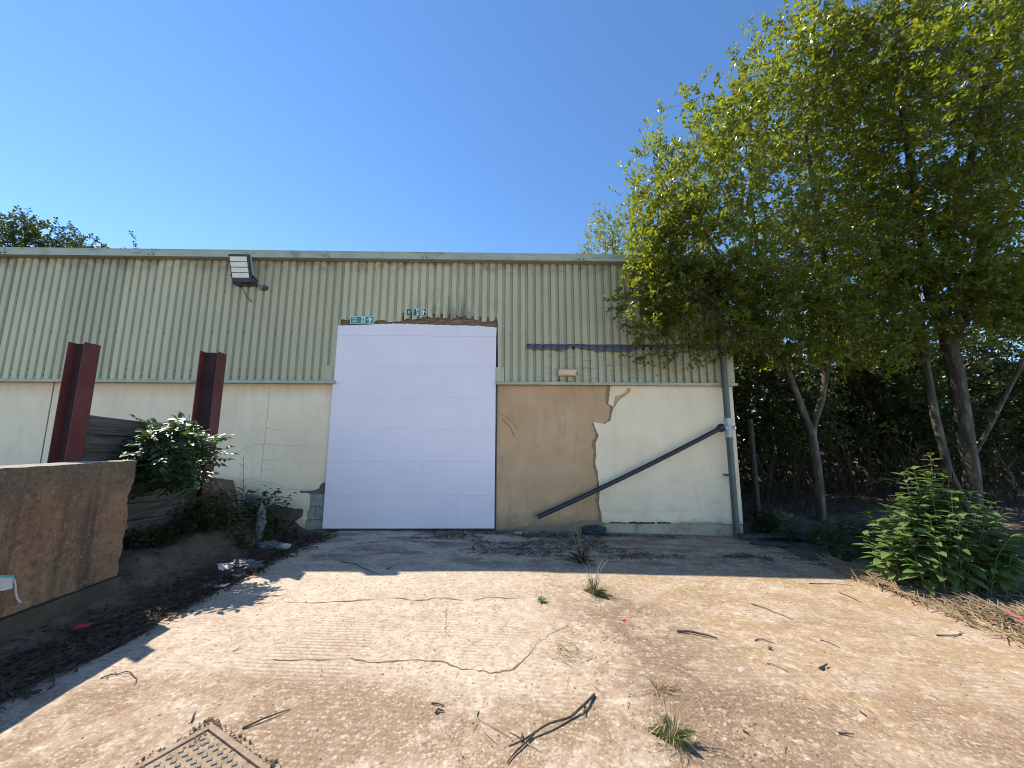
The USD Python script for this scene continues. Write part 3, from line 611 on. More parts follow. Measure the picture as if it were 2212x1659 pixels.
sign("exit_sign", "torn dark green exit sign in three pieces on the ridges above the doorway", onwall(878, 666, .07), onwall(921, 683.5, .07), "sign_dark_green", .068, True)

# ------------------------------------------------------------------ left side: retaining wall, posts, sleepers
P0 = np.array([-3.865, 3.96]); dirn = np.array([.075, -1.0]); dirn /= np.linalg.norm(dirn); nrm = np.array([1.0, .075]); nrm /= np.linalg.norm(nrm)
def rw(name, a0, a1, o0, o1, z0, z1, mat, parent, seed, amp=.02, endamp=.05):
    """rough concrete block: a along the wall from its far end, o outward from its face"""
    na, nz, no = int((a1 - a0) / .05) + 2, max(3, int((z1 - z0) / .05)), max(3, int((o1 - o0) / .07))
    m = trimesh.creation.box((a1 - a0, o1 - o0, z1 - z0)); m = m.subdivide_to_size(.075); v = np.array(m.vertices) + [(a0 + a1) / 2, (o0 + o1) / 2, (z0 + z1) / 2]
    n = meshkit.fbm(np.c_[v[:, 0] * 4, v[:, 1] * 4, v[:, 2] * 4], 4, seed) - .5; n2 = meshkit.fbm(v * 13, 3, seed + 3) - .5
    v[:, 0] += np.where(v[:, 0] < a0 + .02, (n * 1.2 + n2) * endamp * 1.6 + (v[:, 2] - z0) * -.02, 0)
    v[:, 1] += (n * .7 + n2 * .6) * amp * np.where(v[:, 1] > (o0 + o1) / 2, 1, .4)
    v[:, 2] += n2 * amp * .5 * (v[:, 2] > z1 - .02)
    p = np.c_[P0[0] + dirn[0] * v[:, 0] + nrm[0] * v[:, 1], P0[1] + dirn[1] * v[:, 0] + nrm[1] * v[:, 1], v[:, 2]]
    tm = trimesh.Trimesh(p, m.faces, process=False)
    if tm.volume < 0: tm.invert()
    obj(name, tm, mat, parent, smooth=35)
rt = thing("retaining_wall", "low brown stained concrete retaining wall with a broken end at left", "wall", (P0[0], 2.5, .1))
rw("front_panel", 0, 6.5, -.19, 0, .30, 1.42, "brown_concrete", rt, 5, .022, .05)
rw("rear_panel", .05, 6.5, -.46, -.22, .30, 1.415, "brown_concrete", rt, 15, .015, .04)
rw("footing", .0, 6.5, -.35, .05, -.1, .315, "old_concrete", rt, 25, .05, .1)
def hpost(name, label, c, w, z0, z1, ang, lean=0.0):
    t, tw = w * .045, w * .035; h = w / 2
    p = thing(name, label, "steel post", (c[0], c[1], z0), "rust red steel posts holding the sleepers")
    for nm, q, mt in (("flange", (-h, -h + t, -h, h), "red_oxide"), ("flange", (h - t, h, -h, h), "red_oxide"), ("web", (-h + t, h - t, -tw, tw), "shaded_grimy_steel")):
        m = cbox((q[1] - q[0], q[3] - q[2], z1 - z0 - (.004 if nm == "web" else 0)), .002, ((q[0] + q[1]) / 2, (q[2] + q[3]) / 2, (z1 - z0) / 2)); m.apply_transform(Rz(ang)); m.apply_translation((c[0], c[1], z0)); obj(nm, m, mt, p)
LP, RP = (-4.64, 4.02), (-4.66, 5.80)
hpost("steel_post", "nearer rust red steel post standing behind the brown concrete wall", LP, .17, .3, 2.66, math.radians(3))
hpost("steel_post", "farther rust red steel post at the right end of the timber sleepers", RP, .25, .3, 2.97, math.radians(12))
sw = thing("sleeper_wall", "weathered dark timber sleepers stacked between two red steel posts", "sleeper wall", (-4.66, 4.9, .3))
for k in range(8):
    zl, zr = 1.90 - k * .197, 1.78 - k * .197; R = random.Random(k); a, b = np.array([LP[0], LP[1] + .02]), np.array([RP[0] - .02, RP[1] - .02])
    L = np.linalg.norm(b - a); m = cbox((L, .12, .1945), .008).subdivide_to_size(.09); v = np.array(m.vertices)
    v += (meshkit.fbm(np.c_[v[:, 0] * 3, v[:, 1] * 9, v[:, 2] * 14 + k * 3], 4, 40 + k) - .5)[:, None] * [0, .018, .016]
    m = trimesh.Trimesh(v, m.faces, process=False); an = math.atan2(b[1] - a[1], b[0] - a[0])
    m.apply_transform(rot(math.atan2(zl - zr, L), [0, 1, 0])); m.apply_transform(Rz(an)); m.apply_translation(((a[0] + b[0]) / 2 + R.uniform(-.01, .01), (a[1] + b[1]) / 2, (zl + zr) / 2 - .1)); obj("sleeper", m, "sleeper_wood", sw)
# ------------------------------------------------------------------ leaves and branches
LEAF = np.array([(0, 0, 0), (.33, .36, .05), (.72, .44, .04), (1, 0, -.10), (.72, -.44, .04), (.33, -.36, .05), (.5, 0, -.04)])
LANCE = np.array([(0, 0, 0), (.25, .42, .06), (.6, .40, .03), (1, 0, -.22), (.6, -.40, .03), (.25, -.42, .06), (.45, 0, -.03)])
LTRI = np.array([(6, 0, 5), (6, 5, 4), (6, 4, 3), (6, 3, 2), (6, 2, 1), (6, 1, 0)])
def unit(v): return v / np.maximum(np.linalg.norm(v, axis=-1, keepdims=True), 1e-9)
def leaves(P, D, N, L, wd=.6, tpl=LEAF):
    P, D, N = np.asarray(P), unit(np.asarray(D)), np.asarray(N); L = np.broadcast_to(L, (len(P),))
    S = unit(np.cross(N, D)); N = np.cross(D, S)
    V = P[:, None] + L[:, None, None] * (tpl[None, :, 0:1] * D[:, None] + tpl[None, :, 1:2] * wd * S[:, None] + tpl[None, :, 2:3] * N[:, None])
    F = (np.arange(len(P)) * len(tpl))[:, None, None] + LTRI[None]
    return trimesh.Trimesh(V.reshape(-1, 3), F.reshape(-1, 3), process=False)
def inside(rng, ells, n, noise_scale=.9, cut=.42, seed=0):
    vol = np.array([np.prod(e[1]) for e in ells]) ** .7; out = []
    for e, k in zip(ells, (n * vol / vol.sum()).astype(int) + 1):
        q = unit(rng.normal(size=(k * 3, 3))) * rng.random((k * 3, 1)) ** .38
        p = np.array(e[0]) + q * np.array(e[1]); p = p[meshkit.fbm(p * noise_scale, 3, seed) > cut][:k]; out.append(p)
    return np.vstack(out)
def grow(rng, paths, att, step=.2, infl=2.4, kill=.34, iters=150, up=.05):
    pts, par = [], []
    for k, p in enumerate(paths):
        l = np.asarray(p, float); seg = np.linalg.norm(np.diff(l, axis=0), axis=1); m = max(2, int(seg.sum() / step)); t = np.r_[0, np.cumsum(seg)] / seg.sum()
        q = np.stack([np.interp(np.linspace(0, 1, m + 1), t, l[:, c]) for c in range(3)], 1)
        q[1:-1] += (meshkit.fbm(np.c_[q[1:-1, 2] * .9, np.full(m - 1, k * 3.1), q[1:-1, 0]], 2, 7)[:, None] - .5) * [.18, .18, 0]
        if k == 0: prev = -1
        else: prev = int(np.argmin(np.linalg.norm(np.array(pts) - q[0], axis=1))); q = q[1:]
        for x in q: par.append(prev); pts.append(x); prev = len(pts) - 1
    att = att.copy()
    for _ in range(iters):
        if not len(att): break
        A = np.array(pts); d, i = cKDTree(A).query(att); near = d < infl
        if not near.any(): break
        acc = np.zeros_like(A); np.add.at(acc, i[near], unit(att[near] - A[i[near]])); idx = np.unique(i[near])
        new = A[idx] + step * unit(unit(acc[idx]) + [0, 0, up] + rng.normal(size=(len(idx), 3)) * .22)
        keep = cKDTree(A).query(new)[0] > step * .45; idx, new = idx[keep], new[keep]
        if not len(new): break
        pts += list(new); par += list(idx); att = att[cKDTree(np.array(pts)).query(att)[0] > kill]
    return np.array(pts), np.array(par)
def branch_mesh(P, par, r0, tip=.004, power=2.3, thin=0.0):
    n = len(P); w = np.zeros(n); kids = [[] for _ in range(n)]
    for i in range(n):
        if par[i] >= 0: kids[par[i]].append(i)
    for i in range(n - 1, -1, -1): w[i] = (tip ** power if not kids[i] else 0) + sum(w[c] for c in kids[i]) + tip ** power * .04
    r = w ** (1 / power); r = tip * .7 + (r - r.min()) * (r0 - tip * .7) / (r[0] - r.min())
    ms, stack = [], [(0, None)]
    while stack:
        s, prev = stack.pop(); chain = [s]
        while kids[chain[-1]]:
            c = sorted(kids[chain[-1]], key=lambda q: -w[q]); stack += [(q, chain[-1]) for q in c[1:]]; chain.append(c[0])
        ids = chain if prev is None else [prev] + chain
        if len(ids) < 2: continue
        rr = r[ids].copy()
        if prev is not None: rr[0] = min(rr[0], rr[1] * 1.25)
        if rr.max() < thin: continue
        ms.append(tube(P[ids], rr, 9 if rr.max() > .05 else 5 if rr.max() > .015 else 3, caps=False))
    return cat(ms), r
def sprays(rng, P, D, per, nl, ln, L, droop=.1, spread=.9):
    """leafy twigs at the points P: per twigs each, nl leaves per twig"""
    P, D = np.repeat(P, per, 0), np.repeat(D, per, 0); k = len(P)
    P = P + rng.normal(size=(k, 3)) * ln * .33
    d = unit(D + rng.normal(size=(k, 3)) * spread + [0, 0, .25]); l = ln * rng.uniform(.5, 1.2, k)
    j = np.arange(nl); t = (j + 1) / nl; side = np.where(j % 2, 1, -1)
    s = unit(np.cross(d, rng.normal(size=(k, 3)))); n = np.cross(d, s)
    b = P[:, None] + d[:, None] * (l[:, None] * t)[..., None] - np.array([0, 0, 1]) * (droop * l[:, None] * t ** 2)[..., None]
    a = j * 2.4; dirl = d[:, None] * .75 + (s[:, None] * np.cos(a)[None, :, None] + n[:, None] * np.sin(a)[None, :, None]) * .9 + rng.normal(size=(k, nl, 3)) * .25
    nn = unit(rng.normal(size=(k, nl, 3)) * .55 + [-.3, -.1, .85])
    Ls = L * rng.uniform(.6, 1.25, (k, nl))
    tw = [(P[i], P[i] + d[i] * l[i] - [0, 0, droop * l[i]]) for i in range(k)]
    return b.reshape(-1, 3), dirl.reshape(-1, 3), nn.reshape(-1, 3), Ls.ravel(), tw
def twig_mesh(tw, r):
    A, B = np.array([t[0] for t in tw]), np.array([t[1] for t in tw]); d = unit(B - A); s = unit(np.cross(d, [.3, .5, .8])); n = np.cross(d, s); V = []
    for base, rr in ((A, r), (B, r * .4)):
        for a in (0, 2.094, 4.189): V.append(base + rr * (math.cos(a) * s + math.sin(a) * n))
    V = np.stack(V, 1).reshape(-1, 3); q = np.array([(0, 1, 4), (0, 4, 3), (1, 2, 5), (1, 5, 4), (2, 0, 3), (2, 3, 5)])
    return trimesh.Trimesh(V, ((np.arange(len(A)) * 6)[:, None, None] + q).reshape(-1, 3), process=False)
def tree(name, label, paths, ells, natt, r0, leaf, look, seed, per=2, nl=9, ln=.3, group=None, cut=.42, kill=.34, step=.2, bark="bark", thin=.02, wd=.62, extra=(), nextra=0):
    rng = np.random.default_rng(seed); att = inside(rng, ells, natt, 1.0, cut, seed)
    P, par = grow(rng, paths, att, step=step, kill=kill)
    bm, r = branch_mesh(P, par, r0)
    D = np.zeros_like(P); D[1:] = P[1:] - P[par[1:].clip(0)]; D = unit(D)
    n0 = sum(max(2, int(np.linalg.norm(np.diff(np.asarray(p, float), axis=0), axis=1).sum() / step)) for p in paths)
    sel = np.where((r < thin) & (np.arange(len(P)) > n0 * .8))[0]
    SP, SD = P[sel], D[sel]
    if nextra:
        q = inside(rng, extra, nextra, 1.3, .40, seed + 1); dd, ii = cKDTree(P).query(q); ok = dd < .55; SP, SD = np.vstack([SP, q[ok]]), np.vstack([SD, unit(q[ok] - P[ii[ok]])])
    p, d, n, L, tw = sprays(rng, SP, SD, per, nl, ln, leaf)
    t = thing(name, label, "tree", tuple(paths[0][0]), group)
    obj("trunk", bm, bark, t, smooth=60)
    obj("twigs", twig_mesh(tw, .0035), bark, t, kind="stuff")
    obj("crown", leaves(p, d, n, L, wd), look, t, kind="stuff")
    return len(p)
Y = on_y
b2 = Y(1772, 1105, 8.0); b2[2] = float(terrain_z(b2[0], 8.0)) - .1
sallow2 = [[b2, Y(1765, 1010, 8.0), Y(1752, 930, 8.0), Y(1725, 860, 7.95), Y(1690, 770, 7.8), Y(1640, 690, 7.5), Y(1560, 560, 7.1), Y(1500, 470, 7.0)],
           [Y(1752, 935, 8.0), Y(1775, 860, 8.0), Y(1792, 760, 8.0), Y(1790, 650, 8.0), Y(1770, 480, 7.8), Y(1740, 300, 7.6)],
           [Y(1690, 770, 7.8), Y(1600, 700, 7.2), Y(1520, 660, 6.8), Y(1450, 640, 6.65)], [Y(1640, 690, 7.5), Y(1640, 560, 7.5), Y(1620, 400, 7.5)], [Y(1792, 760, 8.0), Y(1850, 620, 8.1), Y(1880, 480, 8.2)]]
nl2 = tree("willow_tree", "leaning bushy tree whose leafy branches hang over the right end of the building", sallow2,
     [((2.67, 6.62, 4.2), (.8, .38, 1.15)), ((4.35, 7.3, 6.75), (2.05, 1.5, 2.2)), ((6.7, 7.5, 8.9), (2.1, 1.7, 2.3)), ((5.5, 7.9, 4.5), (1.5, 1.0, 1.4)), ((3.4, 6.7, 5.3), (1.15, .8, 1.2)), ((7.2, 8.3, 6.0), (1.6, 1.4, 1.5)), ((5.4, 7.2, 8.3), (1.4, 1.1, 1.3)), ((4.55, 6.75, 4.15), (.75, .5, 1.0)), ((5.6, 6.9, 3.9), (.9, .55, .95)), ((6.4, 6.9, 5.4), (1.1, .6, 1.2)), ((4.7, 6.6, 5.6), (1.0, .6, 1.0)), ((7.0, 7.2, 3.7), (.8, .55, .75)), ((3.4, 6.72, 4.9), (.95, .4, 1.0)), ((3.9, 6.75, 3.9), (.5, .3, .8)), ((2.75, 6.6, 3.6), (.62, .32, .55))], 5000, .085, .09, "sallow_leaf", 11, extra=[((2.75, 6.66, 4.2), (.75, .32, 1.1)), ((3.35, 6.72, 4.7), (.95, .34, 1.0)), ((3.95, 6.75, 4.0), (.6, .34, 1.0)), ((4.7, 6.8, 4.3), (.9, .4, 1.0)), ((5.8, 7.0, 4.4), (1.0, .5, 1.0)), ((3.2, 6.7, 5.6), (.9, .4, .7))], nextra=400, cut=.45, per=3, nl=11, ln=.36, thin=.012)
b1 = Y(2105, 1110, 8.4); b1[2] = float(terrain_z(b1[0], 8.4)) - .1
sallow1 = [[b1, Y(2100, 1030, 8.4), Y(2085, 930, 8.35), Y(2065, 800, 8.3), Y(2050, 745, 8.2), Y(2010, 640, 8.0), Y(1985, 480, 7.8), Y(1960, 300, 7.6), Y(1930, 120, 7.2)],
           [b1 + [-.12, -.05, .1], Y(2050, 1020, 8.3), Y(2020, 900, 8.3), Y(1998, 780, 8.4), Y(1985, 660, 8.6), Y(1930, 520, 8.8), Y(1900, 380, 9.0)],
           [Y(2055, 750, 8.2), Y(2095, 650, 8.1), Y(2120, 540, 8.0), Y(2140, 380, 7.7), Y(2150, 200, 7.2)], [Y(2095, 1000, 8.4), Y(2150, 900, 8.3), Y(2205, 790, 8.2), Y(2260, 640, 8.2)], [Y(2010, 640, 8.0), Y(2060, 480, 7.2), Y(2110, 300, 6.3), Y(2140, 130, 5.6)], [Y(1985, 660, 8.6), Y(1960, 600, 8.0), Y(1900, 500, 7.4)]]
nl1 = tree("willow_tree", "tall many stemmed tree at the far right with grey trunks forking above the leafy shrub", sallow1,
     [((9.0, 7.2, 8.8), (2.4, 1.9, 3.0)), ((10.9, 8.2, 6.3), (2.4, 1.8, 2.2)), ((7.2, 6.4, 9.6), (1.6, 1.2, 2.0)), ((7.4, 5.3, 7.6), (1.2, .9, 1.2)), ((8.9, 8.6, 6.9), (1.8, 1.5, 1.7)), ((8.9, 9.0, 4.4), (1.6, 1.3, 1.1)), ((8.4, 6.0, 6.6), (1.3, .9, 1.0)), ((10.6, 7.0, 10.0), (2.2, 1.8, 2.2)), ((7.6, 7.3, 4.6), (.9, .6, .9)), ((9.3, 7.2, 4.7), (1.0, .55, .8)), ((8.4, 6.8, 5.4), (1.1, .6, .9)), ((10.3, 7.3, 4.4), (.9, .6, .7))], 4300, .16, .096, "sallow_leaf", 12, extra=[((7.6, 7.3, 4.4), (1.0, .6, 1.0)), ((9.3, 7.2, 4.6), (1.0, .55, .9)), ((8.4, 6.8, 5.6), (1.2, .6, 1.0)), ((10.4, 7.3, 4.6), (1.0, .6, .9))], nextra=240, cut=.45, per=3, nl=11, ln=.36, thin=.012)
# slimmer trees standing in the thicket behind
def slim(px, py, yy, hgt, spread, seed, label, n=420):
    b = Y(px, py, yy); b[2] = float(terrain_z(b[0], yy)) - .1; rng = np.random.default_rng(seed); o = lambda s: rng.uniform(-s, s)
    pa = [[b, b + [o(.3), o(.2), hgt * .25], b + [o(.5), o(.3), hgt * .6], b + [o(.8), o(.4), hgt * .9]], [b + [0, 0, hgt * .16], b + [.5 + o(.3), o(.3), hgt * .45], b + [.9 + o(.3), o(.3), hgt * .75]], [b + [0, 0, hgt * .12], b + [-.4 + o(.2), o(.3), hgt * .45], b + [-.7 + o(.3), o(.3), hgt * .7]]]
    tree("thicket_tree", label, pa, [((b[0], b[1], b[2] + hgt * .66), (spread, spread * .8, hgt * .36)), ((b[0] + .4, b[1] - .2, b[2] + hgt * .38), (spread * 1.1, spread * .8, hgt * .2))], n, .06, .10, "dark_leaf", seed, per=5, nl=10, ln=.4, group="slim trees in the thicket", cut=.34, thin=.03)
slim(1652, 1080, 10.2, 5.6, 1.3, 31, "slim pale stemmed tree just right of the building corner behind the wooden post")
slim(1850, 1070, 11.0, 5.4, 1.5, 32, "slim dark tree standing in the thicket between the two big trees")
slim(1960, 1060, 10.6, 5.0, 1.4, 33, "slim shaded tree just left of the tall grey trunks")
slim(2200, 1060, 10.8, 5.8, 1.6, 34, "slim shaded tree at the right edge beyond the grey trunks")
# the far hedge: one dark mass
rng = np.random.default_rng(5); n = 30000
hx = rng.uniform(4.7, 27, n); hy = 12.6 + (hx - 5) * .05 + rng.normal(size=n) * .7; top = 4.1 + meshkit.fbm(np.c_[hx * .5, hx * 0, hx * 0], 3, 4) * 2.2 - 1.0
hz = rng.random(n) ** .85 * top
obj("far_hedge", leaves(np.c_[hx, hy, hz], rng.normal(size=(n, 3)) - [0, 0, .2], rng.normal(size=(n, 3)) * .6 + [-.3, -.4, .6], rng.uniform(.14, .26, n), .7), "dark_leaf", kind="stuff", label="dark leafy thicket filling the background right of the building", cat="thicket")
# bare stems of brambles
def arcs(rng, n, x0, x1, y0, y1, h, ln, r):
    ms = []
    for _ in range(n):
        x, y = rng.uniform(x0, x1), rng.uniform(y0, y1); a = rng.uniform(0, 6.28); l = ln * rng.uniform(.4, 1.3); t = np.linspace(0, 1, 6)[:, None]
        zb = float(terrain_z(x, y)); hh = h * rng.uniform(.3, 1.2)
        p = np.array([x, y, zb - .02]) + t * l * np.array([math.cos(a), math.sin(a), 0]) + np.array([0, 0, 1]) * hh * (np.sin(t * rng.uniform(1.4, 2.9))) + rng.normal(size=(6, 3)) * .03
        ms.append(tube(p, np.linspace(r, r * .5, 6) * rng.uniform(.6, 1.5), 4, caps=False))
    return cat(ms)
rng = np.random.default_rng(6)
obj("bramble_stems", arcs(rng, 420, 5.2, 13.5, 8.2, 11.6, 1.5, 1.1, .009), "dry_stem", kind="stuff", label="tangle of dry brown bramble stems under the trees", cat="brambles")
# trees beyond the roof
def far_tree(name, label, c, rad, hgt, seed, leaf, natt, look="sallow_leaf", cut=.36, r0=.2):
    b = np.array([c[0], c[1], -.1]); pa = [[b, b + [.2, 0, hgt * .3], b + [0, .3, hgt * .6], b + [.3, 0, hgt * .85]]]
    tree(name, label, pa, [((c[0], c[1], c[2]), rad)], natt, r0, leaf, look, seed, per=4, nl=11, ln=.7, cut=cut, kill=.6, step=.4, thin=.05)
far_tree("distant_tree", "pale green distant tree top above the roof at the far left", (-29.5, 22, 10.6), (4.6, 3.2, 4.6), 14, 41, .17, 1100, "dark_leaf")
far_tree("distant_tree", "second distant tree, lower and reaching right, above the roof at left", (-24.2, 23, 9.6), (3.6, 2.6, 4.1), 13, 42, .16, 800, "dark_leaf")
far_tree("young_tree", "young tree top showing above the roof left of the hanging branches", (5.4, 19.5, 10.7), (1.9, 1.6, 3.6), 13, 43, .13, 420, cut=.38, r0=.12)
fp = Y(1637, 1108, 8.2); fp[2] = float(terrain_z(fp[0], 8.2)); tz = Y(1634, 905, 8.2)[2]
obj("fence_post", tube([fp - [0, 0, .1], fp + [0, 0, .6], [fp[0], fp[1], tz]], [.062, .06, .058], 12), "post_wood", smooth=40, label="round dark wooden fence post just right of the building corner", cat="post")

# ------------------------------------------------------------------ the broad leaved shrub at right: every near leaf a part
def lance_mesh(p, d, n, L, wd):
    """one drooping leaf with a curved blade and a raised midrib"""
    d, n = unit(d), np.asarray(n); s = unit(np.cross(n, d)); n = np.cross(d, s); t = np.array([0, .12, .35, .62, .85, 1.0]); w = np.array([.02, .55, 1, .86, .42, 0.0]) * wd * L / 2
    c = p + np.outer(t * L, d) - np.outer((t ** 2) * L * .30, n); V, F = [], []
    for i in range(6): V += [c[i] + s * w[i] + n * w[i] * .22, c[i], c[i] - s * w[i] + n * w[i] * .22]
    for i in range(5):
        a, b = i * 3, i * 3 + 3
        for o in (0, 1): F += [(a + o, b + o, b + o + 1), (a + o, b + o + 1, a + o + 1)]
    return trimesh.Trimesh(np.array(V), np.array(F)[:, ::-1], process=False)
def leafy_plant(name, label, catg, base, stems, gap, L, wd, look, seed, stem_r=.007, cap=300, droop=.35, group=None):
    rng = np.random.default_rng(seed); t = thing(name, label, catg, tuple(base), group); allv = []
    for (bx_, by_, tx, ty, tz_) in stems:
        b = np.array([base[0] + bx_, base[1] + by_, float(terrain_z(base[0] + bx_, base[1] + by_)) - .03]); e = np.array([base[0] + tx, base[1] + ty, tz_]); k = 9; u = np.linspace(0, 1, k)[:, None]
        mid = (b + e) / 2 + [(tx - bx_) * -.15, (ty - by_) * -.15, .12]; p = (1 - u) ** 2 * b + 2 * u * (1 - u) * mid + u ** 2 * e
        obj("stem", tube(p, np.linspace(stem_r, stem_r * .45, k), 6), "green_stem", t, smooth=60)
        ll = np.linalg.norm(e - b); m = max(3, int(ll / gap)); ph = rng.uniform(0, 3)
        for j in range(m):
            f = .16 + .84 * (j + 1) / m; q = np.array([np.interp(f, u[:, 0], p[:, c]) for c in range(3)]); ax = unit(p[-1] - p[-3])
            for sgn in (0, math.pi):
                a = ph + j * 1.57 + sgn + rng.uniform(-.4, .4); d = np.array([math.cos(a), math.sin(a), rng.uniform(-.1, .35) - droop * (1 - f) + .25 * f]); sz = L * rng.uniform(.7, 1.15) * (.55 + .6 * math.sin(math.pi * min(.93, f * .9 + .05)))
                allv.append((lance_mesh(q, d, unit(np.array([rng.normal() * .25, rng.normal() * .25, 1.0]) + ax * .2), sz, wd), np.linalg.norm(q - EYE) / sz))
        for a in rng.uniform(0, 6.28, 3): allv.append((lance_mesh(p[-1], np.array([math.cos(a), math.sin(a), .9]), np.array([-math.cos(a), -math.sin(a), 1.0]), L * .55, wd), np.linalg.norm(p[-1] - EYE) / L))
    allv.sort(key=lambda q: q[1])
    for m, _ in allv[:cap]: obj("leaf", m, look, t, smooth=60)
    if len(allv) > cap: obj("leaves", cat([m for m, _ in allv[cap:]]), look, t, smooth=60, kind="stuff")
sb = np.array([5.0, 4.66, 0.0]); sb[2] = float(terrain_z(sb[0], sb[1])); rng = np.random.default_rng(8); st = []
for k in range(50):
    a = rng.uniform(0, 6.28); r = rng.uniform(.0, 1.0) ** .6; st.append((math.cos(a) * r * .35, math.sin(a) * r * .3, math.cos(a) * r * .70 + rng.uniform(-.1, .1), math.sin(a) * r * .55, (1.22 - .55 * r ** 1.6) * rng.uniform(.72, 1.08) + .02))
for k in range(34):
    a = rng.uniform(2.6, 6.8); r = rng.uniform(.5, 1.0); st.append((math.cos(a) * r * .6, math.sin(a) * r * .4, math.cos(a) * r * .8, math.sin(a) * r * .5, rng.uniform(.3, .62)))
top = on_y(2012, 985, 4.7); st += [(0, 0, top[0] - sb[0], .05, top[2]), (0, .05, top[0] - sb[0] - .28, .0, top[2] - .16), (.1, 0, top[0] - sb[0] + .16, .1, top[2] - .25), (.0, 0, top[0] - sb[0] - .1, .0, top[2] - .22)]
leafy_plant("leafy_shrub", "bright green broad leaved shrub in the sun at the right edge of the yard", "shrub", sb, st, .075, .175, .46, "shrub_leaf", 9)
# ------------------------------------------------------------------ glossy compound leaved plant in front of the sleepers
pc = on_y(378, 985, 4.75)
gp = thing("elder_bush", "glossy dark green bush glinting in the sun in front of the timber sleepers", "bush", (-4.3, 6.1, .45)); rng = np.random.default_rng(10)
hub = pc + [-.02, .08, -.15]; stem0 = np.array([on_y(528, 1113, 6.1)[0], 6.1, .33])
mainp = np.array([stem0, on_y(497, 1072, 5.6), on_y(455, 1030, 5.2), hub])
obj("stem", tube(mainp, [.026, .023, .019, .014], 8), "bark", gp, smooth=60)
nf = 240; q = unit(rng.normal(size=(nf, 3)) * [1, 1, .9] + [0, -.15, .25]) * (rng.random((nf, 1)) ** .3); ctr = pc + q * np.array([.50, .38, .42]); ctr = ctr[(ctr[:, 0] < 5)]
ctr = np.vstack([ctr, on_y(312, 905, 4.7), on_y(330, 925, 4.65), on_y(300, 935, 4.7), on_y(450, 950, 4.75), on_y(440, 965, 4.7)])
br = []
for k, c in enumerate(ctr):
    out = unit(c - hub + [0, 0, .05]); l = rng.uniform(.20, .33); ax = unit(out * [1, 1, .25] + [0, 0, rng.uniform(-.15, .2)] + rng.normal(size=3) * .25); a0 = c - ax * l * .5
    s = unit(np.cross(ax, [0, 0, 1]) + rng.normal(size=3) * .12); up = unit(np.cross(s, ax)); up = unit((up if up[2] > 0 else -up) * .35 + [.12, -.52, .86])
    u = np.linspace(0, 1, 5)[:, None]; rach = a0 + ax * l * u - np.array([0, 0, 1]) * .06 * u ** 2; P_, D_, N_, L_ = [], [], [], []
    for j in range(4):
        f = .3 + .2 * j
        for sg in (-1, 1):
            P_.append(rach[0] + (rach[-1] - rach[0]) * f); D_.append(ax * .45 + s * sg * .95 - [0, 0, .15]); N_.append(up + rng.normal(size=3) * .2); L_.append(l * .34 * rng.uniform(.8, 1.15))
    P_.append(rach[-1]); D_.append(ax); N_.append(up); L_.append(l * .36)
    m = cat([leaves(P_, D_, N_, np.array(L_), .52, LANCE), tube(rach, np.linspace(.003, .0015, 5), 4)])
    obj("leaf", m, "glossy_leaf", gp, smooth=50)
    if k % 5 == 0: obj("branch", tube([hub + (a0 - hub) * 0, hub + (a0 - hub) * .5 + [0, 0, .03], a0], [.009, .006, .0035], 5), "green_stem", gp)

# ------------------------------------------------------------------ low weeds
def low_cover(name, label, catg, pts, L, look, seed, hgt=.35, kind="stuff"):
    rng = np.random.default_rng(seed); P, D, N, Ls, ms = [], [], [], [], []
    for x, y in pts:
        z = float(terrain_z(x, y)); h = hgt * rng.uniform(.4, 1.2); tip = np.array([x + rng.normal() * .08, y + rng.normal() * .08 - .04, z + h]); ms.append(tube([(x, y, z - .02), ((x + tip[0]) / 2, (y + tip[1]) / 2, z + h * .6), tip], [.004, .003, .0015], 4, caps=False))
        for j in range(9):
            f = (j + 2) / 10; a = j * 1.57 + rng.uniform(-.4, .4); P.append(np.array([x, y, z]) * (1 - f) + tip * f); D.append((math.cos(a), math.sin(a), rng.uniform(-.3, .3))); N.append(rng.normal(size=3) * .3 + [0, 0, 1]); Ls.append(L * rng.uniform(.6, 1.2))
    obj(name, cat([leaves(P, D, N, np.array(Ls), .6, LANCE), cat(ms)]), look, kind=kind, label=label, cat=catg)
rng = np.random.default_rng(20)
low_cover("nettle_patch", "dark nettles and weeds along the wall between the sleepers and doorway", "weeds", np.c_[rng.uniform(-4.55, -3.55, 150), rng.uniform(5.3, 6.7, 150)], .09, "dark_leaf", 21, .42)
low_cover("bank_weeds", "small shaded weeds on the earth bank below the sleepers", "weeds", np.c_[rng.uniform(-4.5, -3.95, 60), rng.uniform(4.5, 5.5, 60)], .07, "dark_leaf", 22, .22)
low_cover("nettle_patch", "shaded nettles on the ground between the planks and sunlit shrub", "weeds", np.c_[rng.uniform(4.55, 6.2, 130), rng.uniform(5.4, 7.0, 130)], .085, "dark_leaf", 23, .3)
low_cover("ivy_clump", "dark ivy clump against the right hand corner of the building", "ivy", np.c_[rng.uniform(4.5, 4.85, 60), rng.uniform(7.0, 7.5, 60)], .075, "dark_leaf", 24, .5)
